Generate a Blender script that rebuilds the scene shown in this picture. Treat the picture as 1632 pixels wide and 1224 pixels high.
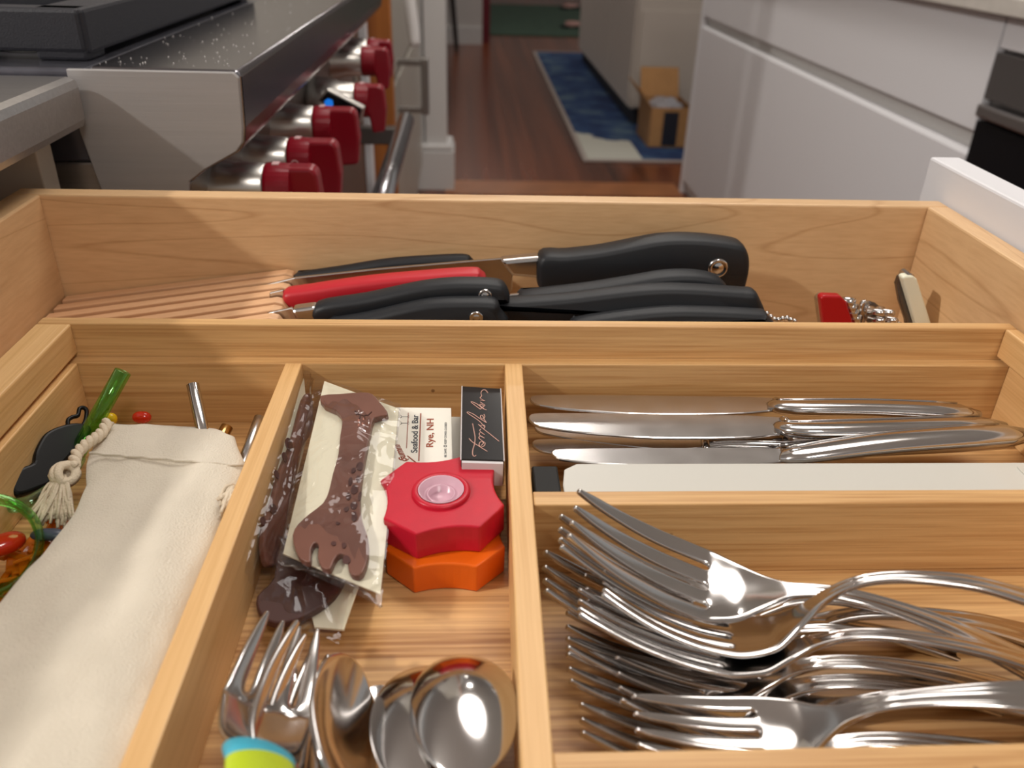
import bpy, bmesh, math, random
from mathutils import Vector, Matrix, noise
import numpy as np

random.seed(7)
for o in list(bpy.data.objects): bpy.data.objects.remove(o)
COL = bpy.context.scene.collection
SC = bpy.context.scene

# ------------------------------------------------------------------ camera
F_PX, PITCH, YAW, ROLL = 1328.74, 0.510198827, 0.0591191245, 0.0310739299
CAM = np.array([0.0, 0.0, 1.0056])
def _rot(p, y, r):
    B = np.array([[1, 0, 0], [0, 0, -1], [0, 1, 0]], float)
    cy, sy = math.cos(y), math.sin(y); Rz = np.array([[cy, -sy, 0], [sy, cy, 0], [0, 0, 1]])
    cp, sp = math.cos(p), math.sin(p); Rx = np.array([[1, 0, 0], [0, cp, -sp], [0, sp, cp]])
    cr, sr = math.cos(r), math.sin(r); Rr = np.array([[cr, -sr, 0], [sr, cr, 0], [0, 0, 1]])
    return Rr @ Rx @ B @ Rz
R_CAM = _rot(PITCH, YAW, ROLL)                     # world -> camera (x right, y down, z forward)
cam_d = bpy.data.cameras.new('camera'); cam = bpy.data.objects.new('camera', cam_d); COL.objects.link(cam)
Rb = np.diag([1, -1, -1]) @ R_CAM
M = Matrix([list(Rb.T[i]) + [CAM[i]] for i in range(3)] + [[0, 0, 0, 1]])
cam.matrix_world = M
cam_d.sensor_width = 36; cam_d.lens = 36 * F_PX / 1632; cam_d.clip_start = 0.01; cam_d.clip_end = 50
cam_d.dof.use_dof = True; cam_d.dof.focus_distance = 0.38; cam_d.dof.aperture_fstop = 11
SC.camera = cam

# ------------------------------------------------------------------ world, lamps, exposure
W = bpy.data.worlds.new('world'); SC.world = W; W.use_nodes = True
W.node_tree.nodes['Background'].inputs[0].default_value = (1.0, 0.97, 0.93, 1)
W.node_tree.nodes['Background'].inputs[1].default_value = 0.46
def area(name, loc, target, size, power, col):
    l = bpy.data.lights.new(name, 'AREA'); l.shape = 'DISK'; l.size = size; l.energy = power; l.color = col
    o = bpy.data.objects.new(name, l); COL.objects.link(o); o.location = loc
    o.rotation_euler = (Vector(target) - Vector(loc)).to_track_quat('-Z', 'Y').to_euler(); return o
WARM = (1.0, 0.95, 0.89)
area('ceiling_lamp_key', (-1.95, -0.25, 2.30), (0, 0.3, 0.8), 0.10, 46, WARM)
area('ceiling_lamp_aisle', (0.45, -0.75, 2.42), (0.2, 0.3, 0.8), 0.50, 20, WARM)
area('ceiling_fill_middle', (0.35, 1.30, 2.42), (0.35, 1.3, 0), 1.3, 26, WARM)  # unseen light, made broad so the steel cutlery reflects bright white
area('ceiling_lamp_far', (0.35, 3.20, 2.42), (0.35, 3.2, 0), 0.25, 14, WARM)
area('ceiling_lamp_hall', (0.2, 7.6, 2.42), (0.2, 7.6, 0), 0.3, 12, WARM)
SC.view_settings.view_transform = 'Standard'; SC.view_settings.look = 'None'
SC.view_settings.gamma = 1; SC.view_settings.use_curve_mapping = False
SC.view_settings.exposure = -0.40
SC.cycles.max_bounces = 10; SC.cycles.transparent_max_bounces = 16
SC.cycles.sample_clamp_indirect = 6

# ------------------------------------------------------------------ pixel -> place helpers (used to measure the photograph)
def ray(px, py): return R_CAM.T @ np.array([(px - 816) / F_PX, (py - 612) / F_PX, 1.0])
def pz(px, py, z): d = ray(px, py); return Vector(CAM + d * (z - CAM[2]) / d[2])
def pyy(px, py, y): d = ray(px, py); return Vector(CAM + d * (y - CAM[1]) / d[1])
def pxx(px, py, x): d = ray(px, py); return Vector(CAM + d * (x - CAM[0]) / d[0])
def ppl(px, py, P, n):
    d = Vector(ray(px, py)); C = Vector(CAM); return C + d * ((Vector(P) - C).dot(n) / d.dot(n))

# ------------------------------------------------------------------ materials
def srgb(r, g, b):
    f = lambda c: (c / 255) / 12.92 if c / 255 <= 0.04045 else ((c / 255 + 0.055) / 1.055) ** 2.4
    return (f(r), f(g), f(b), 1)
MATS = {}
def mat(name, col, rough=0.5, metal=0.0, spec=0.5, trans=0.0, ior=1.45, coat=0.0, bump=0.0, bscale=200, alpha=1.0, var=0.0, vscale=30, stretch=(1, 1, 1), sheen=0.0, emis=None, rvar=0.0):
    if name in MATS: return MATS[name]
    m = bpy.data.materials.new(name); m.use_nodes = True; nt = m.node_tree; b = nt.nodes['Principled BSDF']
    I = b.inputs
    I['Base Color'].default_value = col; I['Roughness'].default_value = rough; I['Metallic'].default_value = metal
    I['Specular IOR Level'].default_value = spec; I['Transmission Weight'].default_value = trans; I['IOR'].default_value = ior
    I['Coat Weight'].default_value = coat; I['Alpha'].default_value = alpha; I['Sheen Weight'].default_value = sheen
    if emis: I['Emission Color'].default_value = emis[0]; I['Emission Strength'].default_value = emis[1]
    if bump or var or rvar:
        tc = nt.nodes.new('ShaderNodeTexCoord'); mp = nt.nodes.new('ShaderNodeMapping'); mp.inputs['Scale'].default_value = stretch
        nt.links.new(tc.outputs['Object'], mp.inputs[0])
    if var:
        n = nt.nodes.new('ShaderNodeTexNoise'); n.inputs['Scale'].default_value = vscale; n.inputs['Detail'].default_value = 4
        nt.links.new(mp.outputs[0], n.inputs['Vector'])
        r = nt.nodes.new('ShaderNodeMapRange'); r.inputs[1].default_value = .3; r.inputs[2].default_value = .7
        r.inputs[3].default_value = 1 - var; r.inputs[4].default_value = 1 + var
        nt.links.new(n.outputs[0], r.inputs[0])
        mx = nt.nodes.new('ShaderNodeMix'); mx.data_type = 'RGBA'; mx.blend_type = 'MULTIPLY'; mx.inputs[0].default_value = 1
        mx.inputs[6].default_value = col; nt.links.new(r.outputs[0], mx.inputs[7]); nt.links.new(mx.outputs[2], I['Base Color'])
    if rvar:
        n = nt.nodes.new('ShaderNodeTexNoise'); n.inputs['Scale'].default_value = vscale; nt.links.new(mp.outputs[0], n.inputs['Vector'])
        r = nt.nodes.new('ShaderNodeMapRange'); r.inputs[3].default_value = max(0, rough - rvar); r.inputs[4].default_value = rough + rvar
        nt.links.new(n.outputs[0], r.inputs[0]); nt.links.new(r.outputs[0], I['Roughness'])
    if bump:
        n = nt.nodes.new('ShaderNodeTexNoise'); n.inputs['Scale'].default_value = bscale; n.inputs['Detail'].default_value = 3
        nt.links.new(mp.outputs[0], n.inputs['Vector'])
        bp = nt.nodes.new('ShaderNodeBump'); bp.inputs['Strength'].default_value = bump; bp.inputs['Distance'].default_value = 0.001
        nt.links.new(n.outputs[0], bp.inputs['Height']); nt.links.new(bp.outputs[0], I['Normal'])
    MATS[name] = m; return m

def wood(name, light, dark, axis, fine=900, rough=0.42, ringy=False, amount=0.5, spots=True, shift=0):
    """Fine streaked grain along `axis` ('x','y','z')."""
    if name in MATS: return MATS[name]
    m = bpy.data.materials.new(name); m.use_nodes = True; nt = m.node_tree; b = nt.nodes['Principled BSDF']
    N = nt.nodes.new; L = nt.links.new
    tc = N('ShaderNodeTexCoord'); mp = N('ShaderNodeMapping'); L(tc.outputs['Object'], mp.inputs[0])
    s = [1, 1, 1]; s['xyz'.index(axis)] = 0.02 if not ringy else 0.12
    mp.inputs['Scale'].default_value = s; mp.inputs['Location'].default_value = (shift, shift * 2, shift * 3)
    n1 = N('ShaderNodeTexNoise'); n1.inputs['Scale'].default_value = fine; n1.inputs['Detail'].default_value = 3; L(mp.outputs[0], n1.inputs['Vector'])
    n2 = N('ShaderNodeTexNoise'); n2.inputs['Scale'].default_value = fine * 0.16; n2.inputs['Detail'].default_value = 2; L(mp.outputs[0], n2.inputs['Vector'])
    mr = N('ShaderNodeMapRange'); mr.inputs[1].default_value = 0.38; mr.inputs[2].default_value = 0.72; L(n1.outputs[0], mr.inputs[0])
    mr2 = N('ShaderNodeMapRange'); mr2.inputs[1].default_value = 0.3; mr2.inputs[2].default_value = 0.7; L(n2.outputs[0], mr2.inputs[0])
    ad = N('ShaderNodeMath'); ad.operation = 'MULTIPLY_ADD'; ad.inputs[1].default_value = amount; L(mr.outputs[0], ad.inputs[0])
    ml = N('ShaderNodeMath'); ml.operation = 'MULTIPLY'; ml.inputs[1].default_value = amount; L(mr2.outputs[0], ml.inputs[0]); L(ml.outputs[0], ad.inputs[2])
    fac = ad.outputs[0]
    if ringy:
        w = N('ShaderNodeTexNoise'); w.inputs['Scale'].default_value = 22; w.inputs['Detail'].default_value = 1; L(mp.outputs[0], w.inputs['Vector'])
        mu = N('ShaderNodeMath'); mu.operation = 'MULTIPLY'; mu.inputs[1].default_value = 13; L(w.outputs[0], mu.inputs[0])
        fr = N('ShaderNodeMath'); fr.operation = 'PINGPONG'; fr.inputs[1].default_value = 1; L(mu.outputs[0], fr.inputs[0])
        pw = N('ShaderNodeMapRange'); pw.inputs[1].default_value = 0.90; pw.inputs[2].default_value = 1.0; L(fr.outputs[0], pw.inputs[0])
        a2 = N('ShaderNodeMath'); a2.operation = 'MULTIPLY_ADD'; a2.inputs[1].default_value = 0.45; L(pw.outputs[0], a2.inputs[0]); L(fac, a2.inputs[2]); fac = a2.outputs[0]
    mx = N('ShaderNodeMix'); mx.data_type = 'RGBA'; mx.inputs[6].default_value = light; mx.inputs[7].default_value = dark; L(fac, mx.inputs[0])
    out = mx.outputs[2]
    if spots:
        v = N('ShaderNodeTexVoronoi'); v.inputs['Scale'].default_value = 38; L(tc.outputs['Object'], v.inputs['Vector'])
        sp = N('ShaderNodeMapRange'); sp.inputs[1].default_value = 0.025; sp.inputs[2].default_value = 0.045; sp.inputs[3].default_value = 0.65; sp.inputs[4].default_value = 0; L(v.outputs['Distance'], sp.inputs[0])
        m3 = N('ShaderNodeMix'); m3.data_type = 'RGBA'; L(sp.outputs[0], m3.inputs[0]); L(out, m3.inputs[6]); m3.inputs[7].default_value = srgb(90, 50, 20); out = m3.outputs[2]
    L(out, b.inputs['Base Color']); b.inputs['Roughness'].default_value = rough
    bp = N('ShaderNodeBump'); bp.inputs['Strength'].default_value = 0.12; bp.inputs['Distance'].default_value = 0.0004; L(mr.outputs[0], bp.inputs['Height']); L(bp.outputs[0], b.inputs['Normal'])
    MATS[name] = m; return m

BL, BD = srgb(222, 180, 124), srgb(176, 126, 72)
BAM_X = wood('bamboo_x', BL, BD, 'x'); BAM_Y = wood('bamboo_y', srgb(228, 186, 130), srgb(200, 152, 94), 'y', amount=0.4)
BAM_F = wood('bamboo_floor', srgb(226, 182, 124), srgb(150, 100, 52), 'x', fine=620, amount=0.55)
MAP_X = wood('maple_x', srgb(220, 182, 136), srgb(182, 138, 94), 'x', fine=500, ringy=True, amount=0.25, spots=False, rough=0.4)
MAP_Y = wood('maple_y', srgb(220, 182, 136), srgb(182, 138, 94), 'y', fine=500, ringy=True, amount=0.25, spots=False, rough=0.4, shift=3.1)
EDGE_X = wood('maple_edge', srgb(232, 192, 148), srgb(205, 158, 108), 'x', fine=700, amount=0.3, spots=False)
BLOCK = wood('block_beech', srgb(226, 180, 138), srgb(196, 146, 104), 'x', fine=800, amount=0.3, spots=False, rough=0.5)
STEEL = mat('polished_steel', (0.62, 0.60, 0.59, 1), rough=0.13, metal=1, rvar=0.05, vscale=60)
STEEL_K = mat('blade_steel', (0.60, 0.58, 0.57, 1), rough=0.22, metal=1, rvar=0.05, vscale=90)
BRUSHED = mat('brushed_steel', (0.55, 0.53, 0.52, 1), rough=0.34, metal=1, bump=0.15, bscale=700, stretch=(0.03, 1, 1), var=0.06, vscale=500)
BRUSHED_F = mat('bullnose_steel', (0.27, 0.26, 0.28, 1), rough=0.20, metal=1, var=0.05, vscale=60)
NICKEL = mat('satin_nickel', (0.60, 0.57, 0.53, 1), rough=0.30, metal=1)
BLACK = mat('black_grip', srgb(26, 28, 32), rough=0.50, spec=0.45, bump=0.08, bscale=2500)
IRON = mat('cast_iron', srgb(38, 38, 44), rough=0.55, bump=0.35, bscale=900)
WHITE = mat('white_lacquer', srgb(222, 221, 224), rough=0.6, spec=0.3)
WHITE_D = mat('white_trim', srgb(214, 212, 210), rough=0.45)
CRIM = mat('crimson_plastic', srgb(192, 24, 48), rough=0.32, spec=0.5, bump=0.05, bscale=1500, var=0.05, vscale=120)
ORANGE = mat('orange_plastic', srgb(226, 100, 16), rough=0.32, bump=0.04, bscale=1500)
DRED = mat('knob_red', srgb(140, 12, 32), rough=0.28, spec=0.6)
REDH = mat('red_handle', srgb(186, 32, 44), rough=0.42)

# ------------------------------------------------------------------ object helpers
class TH:
    def __init__(s, o, loc): s.o = o; s.loc = Vector(loc)
def thing(name, label, cat, loc=(0, 0, 0), group=None, kind=None):
    o = bpy.data.objects.new(name, None); COL.objects.link(o); o.location = loc; o.empty_display_size = 0.01
    if label: o['label'] = label
    if cat: o['category'] = cat
    if group: o['group'] = group
    if kind: o['kind'] = kind
    return TH(o, loc)
def mesh_obj(name, me, m, parent=None, smooth=False, kind=None, label=None):
    """me is in world coordinates; stored relative to the thing's base."""
    root = parent
    if parent is not None:
        off = parent.loc
        me.transform(Matrix.Translation(-off))
    o = bpy.data.objects.new(name, me); COL.objects.link(o)
    if parent is not None: o.parent = parent.o
    if m is not None: me.materials.append(m)
    if smooth:
        for p in me.polygons: p.use_smooth = True
    if kind: o['kind'] = kind
    if label: o['label'] = label
    return o
def sub(o, loc): return TH(o, loc)           # a part that parents sub-parts (its mesh origin = thing base)
def child(parent_th, o):                     # TH for sub-parts of part o of thing parent_th
    t = TH(o, parent_th.loc); return t
def bm_mesh(bm, name='m'):
    bmesh.ops.recalc_face_normals(bm, faces=bm.faces)
    me = bpy.data.meshes.new(name); bm.to_mesh(me); bm.free(); return me
def bevel_bm(bm, w, seg=2, ang=30):
    if w <= 0: return
    es = [e for e in bm.edges if len(e.link_faces) == 2 and e.calc_face_angle(0) > math.radians(ang)]
    if es: bmesh.ops.bevel(bm, geom=es, offset=w, segments=seg, affect='EDGES', profile=0.5, clamp_overlap=True)
def box_me(x0, x1, y0, y1, z0, z1, bev=0.0, seg=2):
    bm = bmesh.new(); bmesh.ops.create_cube(bm, size=1)
    for v in bm.verts: v.co = Vector(((x0 + x1) / 2 + v.co.x * (x1 - x0), (y0 + y1) / 2 + v.co.y * (y1 - y0), (z0 + z1) / 2 + v.co.z * (z1 - z0)))
    bevel_bm(bm, bev, seg); return bm_mesh(bm)
def box(name, x0, x1, y0, y1, z0, z1, m, parent=None, bev=0.0, **k):
    return mesh_obj(name, box_me(x0, x1, y0, y1, z0, z1, bev), m, parent, **k)
def prism_me(pts, ext, bev=0.0, seg=2, ang=30):
    """pts: list of 3D points (planar polygon), extruded by vector ext."""
    bm = bmesh.new(); vs = [bm.verts.new(Vector(p)) for p in pts]
    f = bm.faces.new(vs); r = bmesh.ops.extrude_face_region(bm, geom=[f])
    for v in [g for g in r['geom'] if isinstance(g, bmesh.types.BMVert)]: v.co += Vector(ext)
    bmesh.ops.recalc_face_normals(bm, faces=bm.faces)
    bevel_bm(bm, bev, seg, ang)
    return bm_mesh(bm)
def smooth_poly(pts, n=4, closed=True):
    """Catmull-Rom through 2D/3D points."""
    P = [Vector(p) for p in pts]; N = len(P); out = []
    rng = range(N) if closed else range(N - 1)
    for i in rng:
        g = (lambda k: P[k % N]) if closed else (lambda k: P[min(max(k, 0), N - 1)])
        a, b, c, d = g(i - 1), g(i), g(i + 1), g(i + 2)
        for j in range(n):
            t = j / n
            out.append(0.5 * ((2 * b) + (c - a) * t + (2 * a - 5 * b + 4 * c - d) * t * t + (3 * b - a - 3 * c + d) * t ** 3))
    if not closed: out.append(P[-1])
    return out
def tube_me(path, r, seg=12, cap=True, closed=False, flat=None):
    """path: list of Vectors; r: float or list; flat: (a,b) scale of the cross-section (side, up)."""
    P = [Vector(p) for p in path]; n = len(P); R = r if isinstance(r, (list, tuple)) else [r] * n
    bm = bmesh.new(); rings = []; up = Vector((0, 0, 1)); prev = None
    for i in range(n):
        if closed: t = P[(i + 1) % n] - P[i - 1]
        else: t = P[min(i + 1, n - 1)] - P[max(i - 1, 0)]
        t = t.normalized() if t.length > 0 else Vector((1, 0, 0))
        if prev is None:
            s = t.cross(up)
            if s.length < 1e-3: s = t.cross(Vector((0, 1, 0)))
            s.normalize()
        else:
            s = prev - t * prev.dot(t); s.normalize()
        prev = s; u = s.cross(t).normalized()
        fa, fb = flat if flat else (1, 1)
        rings.append([bm.verts.new(P[i] + (s * math.cos(a) * fa + u * math.sin(a) * fb) * R[i]) for a in [2 * math.pi * k / seg for k in range(seg)]])
    m = n if closed else n - 1
    for i in range(m):
        A, Bq = rings[i], rings[(i + 1) % n]
        for k in range(seg): bm.faces.new((A[k], A[(k + 1) % seg], Bq[(k + 1) % seg], Bq[k]))
    if cap and not closed: bm.faces.new(rings[0][::-1]); bm.faces.new(rings[-1])
    return bm_mesh(bm)
def lathe_me(prof, origin, axis, seg=32, closed_prof=False):
    """prof: list of (radius, height along axis)."""
    a = Vector(axis).normalized(); s = a.orthogonal().normalized(); u = a.cross(s); O = Vector(origin)
    bm = bmesh.new(); rings = []
    for rr, h in prof:
        if rr < 1e-7: rings.append([bm.verts.new(O + a * h)])
        else: rings.append([bm.verts.new(O + a * h + (s * math.cos(t) + u * math.sin(t)) * rr) for t in [2 * math.pi * k / seg for k in range(seg)]])
    L = len(rings); rng = range(L) if closed_prof else range(L - 1)
    for i in rng:
        A, B_ = rings[i], rings[(i + 1) % L]
        if len(A) == 1 and len(B_) == 1: continue
        for k in range(seg):
            k2 = (k + 1) % seg
            if len(A) == 1: bm.faces.new((A[0], B_[k], B_[k2]))
            elif len(B_) == 1: bm.faces.new((A[k], A[k2], B_[0]))
            else: bm.faces.new((A[k], A[k2], B_[k2], B_[k]))
    return bm_mesh(bm)
def join_me(meshes):
    bm = bmesh.new()
    for me in meshes: bm.from_mesh(me)
    out = bpy.data.meshes.new('j'); bm.to_mesh(out); bm.free(); return out
def subsurf(o, lv=2):
    s = o.modifiers.new('sub', 'SUBSURF'); s.levels = lv; s.render_levels = lv
def text_obj(name, body, O, u, v, size, m, parent, sx=1.0, shear=0, bold=0.0, align='LEFT', fit=None):
    cu = bpy.data.curves.new(name, 'FONT'); cu.body = body; cu.size = size; cu.extrude = 0.00003; cu.shear = shear; cu.offset = bold; cu.align_x = align
    o = bpy.data.objects.new(name, cu); COL.objects.link(o); cu.materials.append(m)
    u = Vector(u).normalized(); v = (Vector(v) - u * Vector(v).dot(u)).normalized(); w = u.cross(v)
    Mx = Matrix(((u.x * sx, v.x, w.x, 0), (u.y * sx, v.y, w.y, 0), (u.z * sx, v.z, w.z, 0), (0, 0, 0, 1)))
    o.parent = parent.o; Mx.translation = Vector(O) - parent.loc
    o.matrix_local = Mx
    bpy.context.view_layer.update(); w = o.dimensions.x
    me = bpy.data.meshes.new_from_object(o.evaluated_get(bpy.context.evaluated_depsgraph_get()))
    bpy.data.objects.remove(o); o = bpy.data.objects.new(name, me); COL.objects.link(o); o.parent = parent.o
    if fit and w > 0: Mx.col[0] = Mx.col[0] * (fit / w)
    o.matrix_local = Mx
    return o
def struct(name, me, m): o = mesh_obj(name, me, m, kind='structure'); return o

# ================================================================== SETTING
FLOOR = wood('oak_floor', srgb(138, 74, 44), srgb(66, 32, 20), 'y', fine=16, amount=0.6, spots=False, rough=0.25)
struct('floor', box_me(-3, 3, -2.2, 13.4, -0.03, 0), FLOOR)
struct('ceiling', box_me(-3, 3, -2.2, 13.4, 2.45, 2.5), mat('ceiling_paint', srgb(240, 236, 230), rough=0.8))
struct('wall_far', box_me(-3, 3, 13.3, 13.4, 0, 2.45), mat('wall_paint', srgb(205, 200, 196), rough=0.8))
# light-oak threshold where the near floor is paler
thr = struct('trim_1', box_me(-0.1, 0.898, 3.40, 3.60, 0.0, 0.003), mat('oak_threshold', srgb(160, 100, 58), rough=0.35, var=0.15, vscale=8))
# door casing with plinth, left of the passage
t = thing('door_casing', None, None, (-0.15, 3.48, 0), kind='structure'); t.o.name = 'trim_2'
xl, xr = pyy(676, 120, 3.48).x, pyy(711, 120, 3.48).x
box('casing', xl, xr, 3.48, 3.62, 0.0, 2.3, WHITE_D, t, 0.004)
xl2, xr2 = pyy(655, 270, 3.46).x, pyy(724, 270, 3.46).x
pl = box('plinth', xl2, xr2, 3.45, 3.64, 0, 0.16, WHITE_D, t, 0.003)
box('plinth_cap', xl2 + .004, xr2 - 0.006, 3.455, 3.635, 0.16, 0.185, WHITE_D, t, 0.008)
box('return', xl - 0.07, xl - 0.004, 3.50, 3.62, 0, 2.3, WHITE_D, t, 0.003)
struct('wall_left', box_me(-1.6, xl - 0.02, 3.60, 3.70, 0, 2.45), mat('wall_paint', srgb(205, 200, 196), rough=0.8))
# low wall with baseboard in the far room, left
a = pz(742, 70, 0); b = pz(768, 66, 0)
struct('wall_back', box_me(a.x - 1.8, b.x, a.y, a.y + 0.1, 0, 2.45), mat('wall_paint', srgb(205, 200, 196), rough=0.8))
struct('baseboard_back', box_me(a.x - 1.8, b.x, a.y - 0.02, a.y, 0, 0.14), WHITE_D)
c = pz(771, 66, 0)
struct('door_1', box_me(b.x, b.x + 0.07, b.y - 0.05, b.y + 0.2, 0, 2.1), mat('red_door_edge', srgb(110, 20, 36), rough=0.5))

# ================================================================== STEEL COUNTER + RANGE
CX = -0.237
t = thing('steel_counter', 'stainless steel counter slab with rounded front edge at the upper left, beside the range', 'counter', (CX - 0.3, 0.1, 0.88))
box('slab', CX - 0.62, CX, -0.45, 0.546, 0.884, 0.9145, BRUSHED, t, 0.006, smooth=False)
t = thing('base_cabinet', 'white fronted cabinet under the steel counter with its maple cutlery drawer pulled open', 'cabinet', (CX - 0.3, 0.1, 0.0)); BASE = t
box('side_panel', CX - 0.6, CX - 0.022, 0.515, 0.535, 0.0, 0.883, mat('cab_side', srgb(190, 180, 166), rough=0.5), t, 0.001)
box('back_panel', CX - 0.62, CX - 0.60, -0.4, 0.515, 0.0, 0.883, mat('cab_side'), t) if False else None
box('side_panel', CX - 0.6, CX - 0.022, -0.42, -0.40, 0.0, 0.883, mat('cab_side', (0, 0, 0, 1)), t, 0.001)
box('back_panel', CX - 0.62, CX - 0.6, -0.42, 0.535, 0.0, 0.883, mat('cab_side', (0, 0, 0, 1)), t, 0.001)

rg = thing('range', 'stainless steel cooking range with bullnose front and red knobs, behind the drawer', 'range', (-0.5, 0.55, 0))
RY0, RY1 = 0.552, 1.50
def xz_prism(pts, y0, y1, bev=0.0, seg=2, ang=30): return prism_me([(x, y0, z) for x, z in pts], (0, y1 - y0, 0), bev, seg, ang)
prof = [(-0.233, 0.9185), (-0.1445, 0.9185), (-0.1415, 0.9155), (-0.143, 0.884), (-0.1445, 0.874), (-0.149, 0.868), (-0.172, 0.856), (-0.182, 0.848), (-0.233, 0.846)]
ENDP = mat('end_plate_steel', (0.40, 0.385, 0.38, 1), rough=0.5, metal=0.45, bump=0.1, bscale=700, stretch=(0.03, 1, 1), var=0.04, vscale=300)
o = mesh_obj('bullnose', xz_prism(prof, RY0, RY1, 0.0012, 2, 20), BRUSHED_F, rg)
# brushed end plate that closes the bullnose and runs down the side of the range
endp = [(-0.246, 0.9175), (-0.1455, 0.9175), (-0.1425, 0.9145), (-0.144, 0.884), (-0.1455, 0.8745), (-0.150, 0.869), (-0.172, 0.857), (-0.183, 0.849), (-0.192, 0.80), (-0.20, 0.74), (-0.20, 0.12), (-0.234, 0.12), (-0.234, 0.80), (-0.246, 0.88)]
mesh_obj('end_plate', xz_prism(endp, RY0 - 0.0035, RY0, 0.0006, 1, 20), ENDP, rg)
mesh_obj('cooktop', box_me(-0.85, -0.235, RY0, RY1, 0.86, 0.9175, 0.002), mat('cooktop_steel', (0.16, 0.16, 0.19, 1), rough=0.25, metal=0.8, var=0.2, vscale=40), rg)
mesh_obj('body', box_me(-0.85, -0.215, RY0, RY1, 0.10, 0.86, 0.002), BRUSHED, rg)
mesh_obj('control_panel', xz_prism([(-0.215, 0.848), (-0.183, 0.848), (-0.2, 0.745), (-0.215, 0.745)], RY0, RY1, 0.001), mat('control_steel', (0.34, 0.32, 0.31, 1), rough=0.35, metal=1), rg)
mesh_obj('oven_door', box_me(-0.215, -0.185, RY0 + 0.01, RY1 - 0.01, 0.16, 0.735, 0.004), mat('oven_door_steel', (0.25, 0.2, 0.18, 1), rough=0.4, metal=1), rg)
# crumbs on the rail
bm = bmesh.new()
for i in range(110):
    y = RY0 + 0.01 + 0.55 * random.random() ** 1.6; x = -0.15 - 0.085 * random.random()
    r = random.uniform(0.0001, 0.00038); g = bmesh.ops.create_cube(bm, size=r * 1.6)
    bmesh.ops.rotate(bm, verts=g['verts'], cent=(0, 0, 0), matrix=Matrix.Rotation(random.random() * 3, 3, 'Z'))
    bmesh.ops.translate(bm, verts=g['verts'], vec=(x, y, 0.9187 + r * 0.5))
mesh_obj('crumbs', bm_mesh(bm), mat('crumb', srgb(235, 230, 225), rough=0.6), rg, kind='stuff')

def knob(y, pxs, pyc, r=0.019, lab=None):
    """pxs: pixel x of bezel start, skirt start, blade start, tip (measured on the photograph)."""
    X = [pyy(p, pyc, y).x for p in pxs]; zc = pyy(pxs[2], pyc, y).z
    kb = mesh_obj('knob', lathe_me([(0, X[1] - X[0]), (r * .9, X[1] - X[0]), (r * 1.0, X[1] - X[0] - 0.003), (r * 1.05, (X[1] - X[0]) * .5), (r * 1.35, 0.0), (r * 1.35, -0.02), (0, -0.02)], (X[0], y, zc), (1, 0, 0), 32), NICKEL, rg, smooth=True)
    k = child(rg, kb)
    mesh_obj('skirt', lathe_me([(0, 0), (r * 1.0, 0), (r * 1.02, 0.002), (r * 1.0, X[2] - X[1]), (0, X[2] - X[1] + 0.001)], (X[1] - 0.001, y, zc), (1, 0, 0), 32), DRED, k, smooth=False)
    L = X[3] - X[1]
    h0, h1 = zc + r * 0.95, zc - r * 1.9
    pr = [(X[1] + 0.004, h0), (X[3] - 0.006, h0), (X[3] - 0.002, h0 - 0.004), (X[3], (h0 + h1) / 2), (X[3] - 0.003, h1 + 0.002), (X[2] + 0.002, h1), (X[2] - 0.002, zc - r * 0.8), (X[1] + 0.004, zc - r * .8)]
    mesh_obj('grip', xz_prism(pr, y - 0.009, y + 0.009, 0.003, 3, 20), DRED, k)
    mesh_obj('pointer_mark', box_me(X[1] + 0.004, X[1] + 0.009, y - 0.004, y + 0.004, zc + r * 0.96, zc + r * 1.03), mat('print_pink', srgb(230, 190, 190), rough=0.5), k)
    if lab:
        text_obj('lettering', lab, (X[1] + 0.009, y - r * 1.04, zc - 0.006), (0, 0, 1), (-1, 0, 0), 0.009, mat('print_pink', (1, 1, 1, 1)), k)
    return X, zc
knob(0.615, (318, 430, 470, 515), 302)
knob(0.72, (378, 466, 500, 545), 256, lab='LO')
knob(0.83, (434, 505, 532, 574), 202)
knob(1.02, (520, 569, 590, 616), 160)
knob(1.21, (530, 579, 600, 622), 98)
knob(1.33, (545, 588, 606, 627), 84)
# tilted little display
def quad_slab(name, pxy, y, th, m, parent, bev=0.001):
    return mesh_obj(name, prism_me([pyy(px, py, y) for px, py in pxy], (0, th, 0), bev), m, parent)
dp = quad_slab('display', [(506, 160), (521, 141), (581, 172), (575, 197)], 0.93, 0.012, NICKEL, rg)
dt = child(rg, dp)
quad_slab('screen', [(509, 160), (522, 146), (576, 174), (572, 192)], 0.928, 0.003, mat('screen_black', srgb(14, 16, 22), rough=0.1), dt, 0.0003)
quad_slab('screen_icon', [(517, 161), (523, 157), (530, 160), (531, 168), (525, 171), (518, 168)], 0.9275, 0.001, mat('icon_blue', srgb(20, 110, 220), rough=0.3, emis=(srgb(30, 130, 240), 0.8)), dt, 0)
# oven handle
a = pyy(646, 196, 1.38); Yn = 0.70; k_ = (Yn - 1.38)
hb = mesh_obj('oven_handle', tube_me([Vector((a.x, 1.40, a.z)), Vector((a.x, Yn, a.z))], 0.013, 20), mat('handle_steel', (0.5, 0.5, 0.53, 1), rough=0.22, metal=1), rg, smooth=True)
ht = child(rg, hb)
for yy in (1.36, 0.74):
    mesh_obj('bracket', box_me(-0.2, a.x + 0.004, yy - 0.012, yy + 0.012, a.z - 0.028, a.z - 0.002, 0.002), mat('bracket_steel', (0.2, 0.19, 0.18, 1), rough=0.35, metal=1), ht)
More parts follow.
